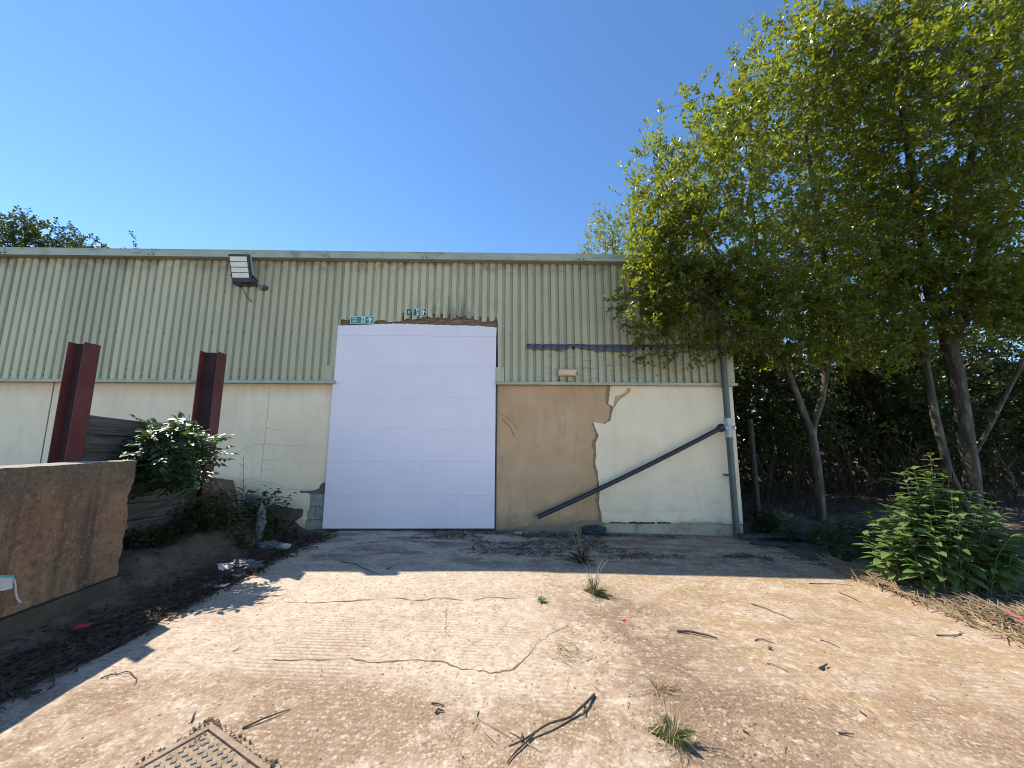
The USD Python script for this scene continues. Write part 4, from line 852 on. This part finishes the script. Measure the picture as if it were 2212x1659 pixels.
def tuft(name, label, c, n, h, spread, look, seed, stalks=0, broad=0):
    rng = np.random.default_rng(seed); t = thing(name, label, "weed", c); ms = []
    for _ in range(n):
        a = rng.uniform(0, 6.28); l = h * rng.uniform(.25, 1.0); o = spread * rng.uniform(.3, 1.5); b = np.array(c) + [math.cos(a) * .045 * rng.random(), math.sin(a) * .045 * rng.random(), -.01]; d = np.array([math.cos(a), math.sin(a), 0]); w = np.array([-math.sin(a), math.cos(a), 0]) * rng.uniform(.0012, .003); p = [b, b + d * o * .4 + [0, 0, l * .75], b + d * o + [0, 0, l * rng.uniform(.2, .9)]]
        ms.append(trimesh.Trimesh([p[0] - w, p[0] + w, p[1] - w * .8, p[1] + w * .8, p[2]], [(0, 1, 3), (0, 3, 2), (2, 3, 4)], process=False))
    kk = len(ms) * 6 // 10
    obj("blades", cat(ms[:kk]), look, t, kind="stuff")
    if len(ms) > 12: obj("dry_blades", cat(ms[kk:]), "straw" if look != "dark_leaf" else "dry_stem", t, kind="stuff")
    for k in range(stalks):
        a = rng.uniform(0, 6.28); l = h * rng.uniform(1.0, 1.9); e = np.array(c) + [math.cos(a) * spread * rng.uniform(.5, 1.3), math.sin(a) * spread * .6, l]; m = (np.array(c) + e) / 2 + [0, 0, l * .22]
        obj("stalk", tube([np.array(c), m, e], [.003, .0025, .0015], 5), "straw", t)
    for k in range(broad):
        a = rng.uniform(0, 6.28); obj("leaf", lance_mesh(np.array(c) + [0, 0, .01], np.array([math.cos(a), math.sin(a), rng.uniform(.2, .9)]), np.array([-math.cos(a), -math.sin(a), 1.2]), h * rng.uniform(.5, 1.0), .42), "weed_leaf", t, smooth=50)
c6 = lambda x, y: ((1344 + x / 1.646) / 1.8228, (2016 + y / 1.646) / 1.8228)
c5 = lambda x, y: ((x / 1.646) / 1.8228, (2016 + y / 1.646) / 1.8228)
c4 = lambda x, y: ((x / 1.646) / 1.8228, (1500 + y / 1.646) / 1.8228)
c7r = lambda x, y: ((2688 + x / 1.646) / 1.8228, (2016 + y / 1.646) / 1.8228)
tuft("weed_tuft", "grassy weed with dry bent stalks at the edge of the building's shadow", on_slab(*c6(1640, 530)), 150, .22, .15, "weed_leaf", 51, 7, 5)
tuft("weed_tuft", "tiny green weed growing from the upper crack left of the grassy weed", on_slab(*c6(1300, 585)), 20, .07, .07, "weed_leaf", 52, 1, 7)
tuft("weed_tuft", "green and straw coloured tuft near the bottom right of centre", on_slab(*c6(2150, 1480)), 110, .14, .12, "weed_leaf", 53, 6, 8)
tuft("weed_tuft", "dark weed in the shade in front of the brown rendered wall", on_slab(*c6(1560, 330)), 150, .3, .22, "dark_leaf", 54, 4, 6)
tuft("weed_tuft", "dry straw tuft in the dirt above the bottom green tuft", on_slab(*c6(2050, 1150)), 60, .07, .12, "straw", 55, 5, 0)
for k, (x, y, lb) in enumerate(((1540, 640, "lime green seedling among the straw left of the red tape"), (1390, 655, "small lime seedling at the left end of the straw"), (1770, 690, "small lime seedling between straw and red tape"))):
    p = on_slab(*c7r(x, y), .05); p[2] = float(terrain_z(p[0], p[1])) + .01; tuft("seedling", lb, p, 6, .06, .05, "weed_leaf", 60 + k, 0, 9)
ds = on_y(527, 1060, 6.3); ds[2] = .35; t_ = thing("dry_stalk", "tall dry weed stalk against the cream wall left of the doorway", "weed", ds); rng = np.random.default_rng(70); tipp = on_y(526, 985, 6.3)
obj("stem", tube([ds, (ds + tipp) / 2 + [.02, 0, 0], tipp], [.005, .004, .002], 5), "dry_stem", t_)
for k in range(26):
    f = rng.uniform(.25, 1); b = ds + (tipp - ds) * f; a = rng.uniform(0, 6.28); obj("side_shoot", tube([b, b + [math.cos(a) * .06, math.sin(a) * .05, .05]], [.0025, .0015], 4), "dry_stem", t_)

# ------------------------------------------------------------------ litter, straw, twigs
def scatter(rng, x, y, z, L, flat=.35, wd=.55):
    n = len(x); return leaves(np.c_[x, y, z], np.c_[rng.normal(size=(n, 2)), rng.normal(size=n) * flat], np.c_[rng.normal(size=(n, 2)) * flat, np.ones(n)], L, wd)
def sticks(rng, x, y, z, l, r, ang=None, spread=6.28, lift=.25):
    ms = []
    for k in range(len(x)):
        a = rng.uniform(-spread / 2, spread / 2) + (ang or 0); ll = l * rng.uniform(.3, 1.3); d = np.array([math.cos(a), math.sin(a), rng.uniform(-lift * .3, lift)]) * ll / 2; c = np.array([x[k], y[k], z[k]]); b = rng.normal(size=3) * ll * .05
        ms.append(tube([c - d, c + b + [0, 0, .004], c + d], r * rng.uniform(.5, 1.5) * np.array([1, .9, .6]), 4, caps=False))
    return cat(ms)
def ground_z(x, y):
    on = (x > -3.1) & (x < 4.38) & (y < 7.0); return np.where(on, slab_h(x, y), terrain_z(x, y))
rng = np.random.default_rng(80); n = 3600
x = -3.10 - np.abs(rng.normal(size=n)) * .33 + .06 * rng.normal(size=n); y = rng.uniform(1.2, 6.7, n); ok = x > -4.0; x, y = x[ok], y[ok]; x = np.where(y > 5.3, x + (y - 5.3) * .12, x)
obj("leaf_litter", scatter(rng, x, y, ground_z(x, y) + rng.uniform(.0, .035, len(x)), rng.uniform(.02, .075, len(x))), "litter_leaf", kind="stuff", label="brown dead leaves heaped along the left edge of the slab", cat="leaf litter")
n = 1100; x = -3.06 - np.abs(rng.normal(size=n)) * .35; y = rng.uniform(1.4, 6.6, n); obj("twig_litter", sticks(rng, x, y, ground_z(x, y) + .025, .2, .0028, 1.2, 4.0), "litter_leaf", kind="stuff", label="loose brown twigs lying in the litter along the left edge", cat="twigs")
n = 9000; x, y = rng.uniform(-2.9, 4.4, n), 5.55 + rng.random(n) ** .8 * 1.5; dn = meshkit.fbm(np.c_[x * .9, y * 2.6, x * 0], 4, 33); wgt = dn + .12 * np.exp(-((x - 1.0) / 1.3) ** 2) + .1 * sst(y, 6.75, 7.1) - .06 * (x < -.2); ok = (wgt > .57) & (y < wall_y(x) - .02); x, y = x[ok], y[ok]
obj("wall_foot_litter", cat([scatter(rng, x, y, ground_z(x, y) + rng.uniform(.002, .025, len(x)), rng.uniform(.012, .04, len(x)), .3), sticks(rng, x[::3], y[::3], ground_z(x[::3], y[::3]) + .012, .15, .0022)]), "litter_leaf", kind="stuff", label="dark rotted leaves and stems in streaks on the shaded slab", cat="leaf litter")
n = 3000; y = rng.uniform(2.0, 5.6, n); x = 4.5 + np.abs(rng.normal(size=n)) * .42 - .14 + rng.normal(size=n) * .06
obj("straw_heap", sticks(rng, x, y, ground_z(x, y) + rng.uniform(.0, .03, n) + meshkit.noise(np.c_[x * 3, y * 3, x * 0], 3) * .06, .34, .0042, 2.2, 3.2, .45), "straw", kind="stuff", label="pale dry straw and stems strewn along the right edge", cat="straw")
n = 900; y = rng.uniform(2.2, 6.8, n); x = 4.45 + np.abs(rng.normal(size=n)) * .6; obj("leaf_litter", scatter(rng, x, y, ground_z(x, y) + rng.uniform(.0, .03, n), rng.uniform(.02, .07, n)), "litter_leaf", kind="stuff", label="dead leaves among the straw along the right edge", cat="leaf litter")
n = 5000; x, y = rng.uniform(.2, 2.6, n), rng.uniform(1.6, 4.9, n); cxx = 1.15 + (3.2 - y) * .16; dn = meshkit.fbm(np.c_[x * 2.3, y * 2.3, x * 0], 4, 3); ok = (np.abs(x - cxx) < .55 * rng.random(n) ** .5 + .1) & (dn > .47); x, y = x[ok], y[ok]
cr_ = cat([trimesh.Trimesh(trimesh.creation.icosphere(0).vertices * rng.uniform(.002, .007) * rng.uniform(.6, 1.3, 3) + [a, b, c], trimesh.creation.icosphere(0).faces, process=False) for a, b, c in zip(x, y, ground_z(x, y))])
obj("soil_crumbs", cr_, "crumb", kind="stuff", label="dark soil crumbs scattered down the right middle of the slab", cat="soil")
n = 900; x, y = rng.uniform(-2.4, 4.2, n), rng.uniform(1.4, 5.2, n); obj("grit", cat([trimesh.Trimesh(trimesh.creation.icosphere(0).vertices * rng.uniform(.002, .006) * rng.uniform(.6, 1.3, 3) + [a, b, c], trimesh.creation.icosphere(0).faces, process=False) for a, b, c in zip(x, y, ground_z(x, y) + .002)]), "crumb", kind="stuff", label="fine grit and small stones over the sunlit slab", cat="grit")
n = 160; x = .2 + rng.random(n) * 2.2; y = rng.uniform(1.6, 4.4, n); obj("straw_bits", sticks(rng, x, y, ground_z(x, y) + .006, .07, .0018), "straw", kind="stuff", label="short bits of straw on the dirt of the slab", cat="straw")
def stick(name, label, pts, r, mat, conv, forks=(), lift=.008):
    P = [on_slab(*conv(*q)) for q in pts]; P = [p + [0, 0, float(slab_h(p[0], p[1]) - slab_z(p[0])) + r + lift * (k % 2)] for k, p in enumerate(P)]
    L = LineString(P); m = max(4, int(L.length / .04)); q = np.array([L.interpolate(k / m, normalized=True).coords[0] for k in range(m + 1)]); q[1:-1] += (meshkit.fbm(q[1:-1] * 12, 2, len(label))[:, None] - .5) * [.02, .02, .004]
    if not forks: obj(name, tube(q, np.linspace(r, r * .45, m + 1), 7), mat, smooth=60, label=label, cat="stick"); return
    t = thing(name, label, "stick", q[0]); obj("shaft", tube(q, np.linspace(r, r * .5, m + 1), 7), mat, t, smooth=60)
    for f in forks: F = [on_slab(*conv(*z)) + [0, 0, r * .8 + .004] for z in f]; obj("side_branch", tube(F, np.linspace(r * .6, r * .35, len(F)), 6), mat, t, smooth=60)
stick("fallen_branch", "long curved dark branch lying on the slab at bottom centre", [(1640, 1190), (1580, 1270), (1480, 1345), (1330, 1415), (1200, 1478), (1090, 1560)], .009, "twig", c6, [[(1250, 1455), (1170, 1530), (1120, 1580), (1075, 1640)], [(1165, 1495), (1172, 1445)], [(1580, 1270), (1572, 1325)]], .02)
stick("straw_stalk", "pale forked dry stem left of the long curved branch", [(890, 1290), (870, 1340), (930, 1440), (970, 1520)], .004, "pale_twig", c6, [[(870, 1340), (1000, 1410), (1110, 1478)], [(880, 1370), (845, 1430)], [(930, 1440), (1010, 1510)]])
stick("straw_stalk", "short pale stem crossing the tail of the curved branch", [(1090, 1430), (1170, 1480), (1290, 1560)], .0035, "pale_twig", c6)
stick("twig", "thin dark twig pointing right from the manhole cover", [(1570, 1412), (1720, 1350), (1880, 1285)], .006, "twig", c5)
stick("twig", "stubby dark twig just left of the manhole's top corner", [(1240, 1368), (1255, 1330), (1268, 1298)], .005, "twig", c5)
stick("straw_stalk", "curled dry weed stem on the sunlit slab below the wall's shadow tip", [(650, 1085), (700, 1072), (755, 1062), (830, 1042), (886, 1090), (865, 1132)], .004, "twig", c5, [[(755, 1062), (745, 1040)], [(700, 1072), (690, 1095)]])
stick("twig", "thin straight twig in the middle of the left slab", [(1510, 908), (1570, 878)], .003, "twig", c5)
for k, (lb, pts, r, mt) in enumerate((("thin straight twig pointing towards the shrub, on the right slab", [(445, 595), (580, 648), (720, 705)], .005, "twig"), ("long thin twig just below the shadow edge at right", [(820, 465), (960, 470), (1100, 482)], .005, "twig"), ("twig near the straw, left of the lime seedlings", [(1020, 525), (1165, 592)], .005, "twig"),
     ("thick broken brown stick in the middle of the slab", [(-35, 783), (60, 788), (225, 822)], .011, "twig"), ("pale thin stem under the thick broken brown stick", [(60, 800), (195, 867)], .003, "pale_twig"), ("pale stick with dark end right of the lower dirt patch", [(545, 985), (590, 992), (685, 1040)], .006, "pale_twig"), ("forked pale stick right of the pale stick with dark end", [(920, 1010), (960, 1060), (1015, 1108)], .006, "pale_twig"),
     ("short dark bark piece at the head of the forked pale stick", [(890, 1022), (940, 1000)], .011, "twig"), ("curved brown twig in the centre of the right slab", [(890, 832), (950, 850), (1020, 882)], .004, "twig"), ("bent brown twig beside the small pale stone", [(470, 835), (500, 828), (590, 852)], .005, "twig"), ("dark curved twig casting a shadow near the straw at right", [(1645, 800), (1740, 808), (1795, 800), (1800, 778)], .006, "twig"),
     ("thin pale stem lying across the far right slab", [(1460, 785), (1640, 835)], .003, "pale_twig"), ("short dark twig low in the right foreground", [(1010, 1440), (1115, 1462)], .006, "twig"), ("tiny pale splinter in the right foreground", [(810, 1270), (860, 1295)], .005, "pale_twig"), ("short dark twig left of the low right foreground twig", [(395, 1425), (435, 1450)], .006, "twig"), ("small twig stub standing in the right foreground", [(1155, 1300), (1195, 1335)], .006, "twig"))):
    stick("twig", lb, pts, r, mt, c7r)
for lb, pts, r, mt in (("bent twig in the lower middle, left of the dry stem", [(585, 1245), (620, 1252), (670, 1262)], .005, "twig"), ("small dark curl of bark under the bent twig", [(612, 1312), (635, 1288), (665, 1298)], .008, "twig"), ("thin pale stem near the dirt right of the curved branch", [(1620, 1112), (1690, 1188)], .003, "pale_twig"), ("thin stem in the shadow below the boarded doorway", [(0, 325), (90, 338), (180, 380), (270, 415)], .006, "twig"), ("short dark twig in the shadow below the boarded doorway", [(290, 372), (335, 360)], .007, "twig")):
    stick("twig", lb, pts, r, mt, c6)
rng = np.random.default_rng(90); sc_ = on_slab(*c6(1450, 905)); ss = []
for k in range(26):
    o = sc_ + [rng.normal() * .06, rng.normal() * .09, .01 + rng.random() * .02]; a = rng.normal() * .5 - .9; d = np.array([math.cos(a), math.sin(a), .1]) * rng.uniform(.03, .09); ss.append(tube([o - d, o + [0, 0, .006], o + d], .0025, 5))
obj("straw_clump", cat(ss), "straw", label="small heap of straw at the end of the lower crack", cat="straw", kind="stuff")

# ------------------------------------------------------------------ manhole cover
mt_, mr_ = on_slab(*c5(1372, 1392)), on_slab(*c5(1842, 1545)); e1 = (mr_ - mt_) * [1, 1, 0]; L1 = np.linalg.norm(e1) * 1.1; e1 = unit(e1); ml_ = on_slab(*c5(790, 1659)); e2 = unit((ml_ - mt_) * [1, 1, 0]); L2 = .66; bis = unit(e1 + e2); prp = np.array([-bis[1], bis[0], 0]); prp = prp * np.sign(prp @ e1); e1, e2 = unit(bis + prp), unit(bis - prp)
mh = thing("manhole_cover", "worn iron manhole cover with raised diamond pattern at the bottom left", "manhole cover", mt_)
MT = np.eye(4); MT[:3, 0], MT[:3, 1], MT[:3, 3] = e1, -e2, mt_ + [0, 0, .002]
MT[2, 0] = (slab_z((mt_ + e1 * L1)[0]) - slab_z(mt_[0])) / L1; MT[2, 1] = (slab_z((mt_ - e2 * 1)[0]) - slab_z(mt_[0]))
def MH(m): m = trimesh.Trimesh(*vf(m), process=False); m.apply_transform(MT); return m
obj("frame", MH(cat([bx(0, L1, -.03, 0, -.02, .016), bx(0, L1, -L2, -L2 + .03, -.02, .016), bx(0, .03, -L2 + .031, -.031, -.02, .016), bx(L1 - .03, L1, -L2 + .031, -.031, -.02, .012)])), "iron_dust", mh)
obj("cover_plate", MH(bx(.036, L1 - .036, -L2 + .036, -.036, -.02, .008)), "iron_dust", mh)
dia = []; pitch = .047
for i in range(1, int((L1 - .08) / pitch) + 1):
    for j in range(1, int((L2 - .08) / pitch) + 1):
        c = (.03 + i * pitch, -.03 - j * pitch)
        if abs(c[0] - L1 * .72) < .06 and abs(c[1] + .27) < .05: continue
        if c[0] > L1 - .05 or c[1] < -L2 + .05: continue
        p = np.array([(-.019, 0), (0, -.019), (.019, 0), (0, .019)]); a = .35; Rm = np.array([[math.cos(a), -math.sin(a)], [math.sin(a), math.cos(a)]]); p = p @ Rm.T
        dia.append(trimesh.convex.convex_hull(np.vstack([np.c_[p + c, np.full(4, .007)], np.c_[p * .72 + c, np.full(4, .0145)]])))
obj("diamond_tread", MH(cat(dia)), "iron", mh, kind="stuff")
kb = obj("lifting_socket", MH(cbox((.1, .08, .008), .003, (L1 * .72, -.27, .0125))), "iron", mh); obj("key_slot", MH(bx(L1 * .72 - .028, L1 * .72 + .028, -.277, -.263, .0165, .0175)), "dark_gap", mh)
rng = np.random.default_rng(95); n = 2600; u_ = rng.uniform(-.08, L1 + .08, n); v_ = rng.uniform(-.04, L2, n); edge_ = np.minimum(np.minimum(np.abs(u_), np.abs(u_ - L1)), np.abs(v_)); dcorner = np.hypot(u_ - .02, v_); ok = (edge_ < rng.random(n) ** 2.5 * .08) | (dcorner < .13 * rng.random(n) + .03); P = mt_ + np.outer(u_[ok], e1) + np.outer(v_[ok], e2)
P[:, 2] = slab_h(P[:, 0], P[:, 1]) + .008; obj("soil_crumbs", cat([trimesh.Trimesh(trimesh.creation.icosphere(0).vertices * rng.uniform(.003, .009) * rng.uniform(.6, 1.3, 3) + p, trimesh.creation.icosphere(0).faces, process=False) for p in P]), "crumb", kind="stuff", label="dirt gathered round the edges of the manhole cover", cat="soil")

# ------------------------------------------------------------------ rubbish
def crumple(name, label, catg, c, size, mat, seed, amp=.45, sc=3.0):
    m = trimesh.creation.icosphere(4); v = np.array(m.vertices); v = v * (1 + (meshkit.fbm(v * sc + 5, 4, seed)[:, None] - .5) * amp * 2.4); v += (meshkit.noise(v * 7, seed)[:, None] - .5) * .16
    obj(name, trimesh.Trimesh(v * np.array(size) / 2 + c, m.faces, process=False), mat, smooth=25, label=label, cat=catg)
def gnd(px, py, up=0.0):
    z = .1
    for _ in range(8): p = on_z(px, py, z); z = float(ground_z(np.array(p[0]), np.array(p[1]))) + up
    return np.array([p[0], p[1], z])
wb_ = on_y(543, 1081, 6.3); crumple("plastic_bag", "pale round plastic bag among weeds against the cream wall", "bag", wb_, (.2, .14, .17), "grey_plastic", 1)
wb_ = on_y(563, 1128, 5.9); crumple("plastic_sheet", "tall grey plastic sheet hanging in the weeds left of the doorway", "plastic sheet", wb_, (.12, .09, .52), "grey_plastic", 2, .5, 2.2)
crumple("plastic_bag", "crumpled grey plastic on the litter below the hanging sheet", "bag", gnd(535, 1188) + [0, 0, .05], (.34, .2, .12), "grey_plastic", 3, .6)
crumple("plastic_bag", "crumpled pale plastic nearer the doorway, right of the grey plastic", "bag", gnd(580, 1188) + [0, 0, .05], (.3, .18, .12), "grey_plastic", 4, .6)
crumple("plastic_bag", "small white crumpled plastic at the right end of the rubbish heap", "bag", gnd(612, 1192) + [0, 0, .03], (.17, .11, .08), "white_plastic", 5, .6)
def scrap(name, label, c, w, h, ang, mat, tilt=.3, seed=0):
    g_ = trimesh.creation.box((w, h, .003)).subdivide_to_size(.02); v = np.array(g_.vertices); v[:, 2] += (meshkit.fbm(v * 14 + seed, 3, seed) - .5) * .05; v[:, 0] *= 1 + v[:, 1] / h * .5; m = trimesh.Trimesh(v, g_.faces, process=False); m.apply_transform(rot(tilt, [1, 0, 0])); m.apply_transform(Rz(ang)); m.apply_translation(np.array(c)); obj(name, m, mat, smooth=30, label=label, cat="litter")
scrap("paper_scrap", "bright white triangular scrap on the litter at left", gnd(485, 1234) + [0, 0, .05], .13, .1, .5, "white_plastic", .7, 1)
scrap("slate_piece", "flat grey slate piece behind the white triangular scrap", gnd(478, 1210) + [0, 0, .03], .3, .1, .15, "old_concrete", .3, 2)
scrap("slate_piece", "second flat grey slate piece right of the first", gnd(516, 1206) + [0, 0, .03], .24, .09, .5, "old_concrete", .3, 3)
scrap("paper_scrap", "pale chip at the right end of the rubbish heap", gnd(632, 1201) + [0, 0, .025], .1, .035, -.5, "white_plastic", .3, 4)
scrap("plastic_scrap", "pale green flattened plastic at the litter's sunlit edge", gnd(470, 1271) + [0, 0, .03], .17, .05, .3, "sign_white", .2, 5)
scrap("plastic_scrap", "red plastic scrap in the dark litter at far left", gnd(176, 1365) + [0, 0, .04], .1, .04, .5, "tape_red", .2, 6)
scrap("paper_scrap", "crumpled white scrap in the sunlit straw at left", gnd(508, 1252) + [0, 0, .04], .08, .06, .2, "white_plastic", .5, 7)
cc = cbox((.55, .34, .16), .03).subdivide_to_size(.06); v = np.array(cc.vertices); v += (meshkit.fbm(v * 7, 3, 4)[:, None] - .5) * .06; cb = on_y(607, 1106, 6.35); lm = trimesh.Trimesh(v, cc.faces, process=False); lm.apply_transform(rot(.12, [0, 1, 0])); lm.apply_translation(cb + [0, 0, -.02]); obj("concrete_lump", lm, "old_concrete", smooth=35, label="broken slab of old concrete against the wall left of the doorway", cat="rubble")
def board(name, label, c, size, ang, mat, pitchr=0.0):
    m = cbox(size, .004).subdivide_to_size(.12); v = np.array(m.vertices); v += (meshkit.fbm(v * 9, 3, int(abs(c[0]) * 50)) - .5)[:, None] * [0, .02, .01]; m = trimesh.Trimesh(v, m.faces, process=False); m.apply_transform(rot(pitchr, [0, 1, 0])); m.apply_transform(Rz(ang)); m.apply_translation(c); obj(name, m, mat, label=label, cat="board")
pq = lambda x, y: ((1900 + x / 1.659) / 1.8228, (1300 + y / 1.659) / 1.8228)
a = gnd(*pq(420, 1318)); board("broken_board", "pale broken strip of board at the foot of the brown wall", a + [0, .02, .06], (.66, .09, .05), .12, "pale_wood", -.05)
a = gnd(*pq(232, 1332)); board("board_chip", "small pale chip left of the broken strip of board", a + [0, 0, .02], (.14, .08, .035), .1, "pale_wood"); a = gnd(*pq(285, 1328)); board("board_chip", "second small chip touching the broken strip of board", a + [0, 0, .02], (.10, .07, .04), .6, "block")
a = gnd(*pq(735, 1335)); crumple("plastic_lump", "dark plastic lump against the wall where brown and cream meet", "rubbish", a + [0, .05, .06], (.42, .2, .17), "debris_black", 8, .35)
a = gnd(1680, 1166); board("plank", "long weathered plank lying flat right of the building corner", a + [0, 0, .07], (1.35, .14, .035), .05, "sleeper_wood", .01); a = gnd(1690, 1182); board("plank", "nearer weathered plank lying below the long one", a + [0, 0, .04], (1.0, .13, .04), -.02, "sleeper_wood"); a = gnd(1752, 1176); board("plank", "short plank end propped across the two weathered planks", a + [0, 0, .07], (.5, .1, .03), -.75, "sleeper_wood", .1)
a = gnd(1680, 1128); crumple("rubble_mound", "low dark earth mound beside the ivy at the building corner", "earth mound", a + [.1, .4, .0], (.9, .6, .45), "soil", 9, .3)
# plastic scrap with a string caught on the retaining wall
def on_face(px, py, out=.03):
    r = ray(px, py); o = np.array([P0[0], P0[1], 0]) + np.r_[nrm, 0] * out; nn = np.r_[nrm, 0]; t = ((o - EYE) @ nn) / (r @ nn); return EYE + r * t
wa, wb2 = on_face(-14, 1255), on_face(30, 1254); t_ = thing("torn_wrapper", "torn white and teal plastic wrapper caught on the brown concrete wall at left", "wrapper", (wa + wb2) / 2 - [0, 0, .05])
L = np.linalg.norm(wb2 - wa); ex = (wb2 - wa) / L; ez = np.array([0, 0, 1.0])
for nm, z0, z1, mt in (("white_film", -.055, .022, "white_plastic"), ("teal_band", .0225, .04, "teal_plastic")):
    g_ = trimesh.creation.box((L, .004, z1 - z0)).subdivide_to_size(.02); v = np.array(g_.vertices); v[:, 2] += (z0 + z1) / 2 + np.where(v[:, 2] < 0, (meshkit.fbm(v * 18, 2, 3) - .5) * .05 * (nm == "white_film"), 0); w = (meshkit.fbm(v * 11 + 2, 3, 6) - .5) * .04
    obj(nm, trimesh.Trimesh((wa + wb2) / 2 + v[:, :1] * ex + np.outer(v[:, 1] + w, np.r_[nrm, 0]) + v[:, 2:3] * ez, g_.faces, process=False), mt, t_, smooth=30)
sp_ = [on_face(30, 1250), on_face(33, 1262), on_face(34, 1280), on_face(38, 1294), on_face(44, 1301)]; obj("string", tube(np.array(sp_), .006, 6), "white_plastic", t_, smooth=60)
# barrier tape
rng = np.random.default_rng(99)
for q in range(2):
    c0 = gnd(2150 + q * 40, 1330 + q * 8); t_ = thing("barrier_tape", ("red and white striped barrier tape tangled in the straw at the right edge", "second loop of red and white tape, nearer the frame's right edge")[q], "tape", c0)
    ph = rng.uniform(0, 6, 4); u = np.linspace(0, 1, 64); p = c0 + np.c_[(u - .1) * .8 + .12 * np.sin(u * 9 + ph[0]), .22 * np.sin(u * 7 + ph[1]) - u * .35, .03 + .045 * (1 + np.sin(u * 13 + ph[2]))]
    p[:, 2] += ground_z(p[:, 0], p[:, 1]) - c0[2]; tw = u * 9 + ph[3]; wv = np.c_[.3 * np.sin(tw), np.cos(tw) * .6, np.sin(tw)] * .022
    for k in range(0, 63, 5):
        e = min(k + 6, 64); V = np.vstack([p[k:e] - wv[k:e], p[k:e] + wv[k:e]]); m = e - k; i = np.arange(m - 1)
        obj("red_stripe" if not (k // 5) % 2 else "white_stripe", trimesh.Trimesh(V, np.vstack([np.stack([i, i + 1, i + m + 1], 1), np.stack([i, i + m + 1, i + m], 1)]), process=False), "tape_red" if not (k // 5) % 2 else "tape_white", t_)
st_ = on_slab(*c7r(565, 890)); crumple("pebble", "small pale stone in the middle of the right slab", "stone", st_ + [0, 0, .012], (.03, .024, .02), "grey_plastic", 12, .2)
for k, (x, y, lb) in enumerate(((1835, 703, "tiny orange scrap on the dirt right of the upper crack"),)):
    p = on_slab(*c6(x, y)); scrap("plastic_scrap", lb, p + [0, 0, .012], .045, .03, .4, "tape_red", .1, 20)
p = on_slab(*c6(1985, 652)); scrap("paper_scrap", "tiny white scrap on the slab right of the grassy weed", p + [0, 0, .012], .07, .03, .2, "white_plastic", .1, 21)
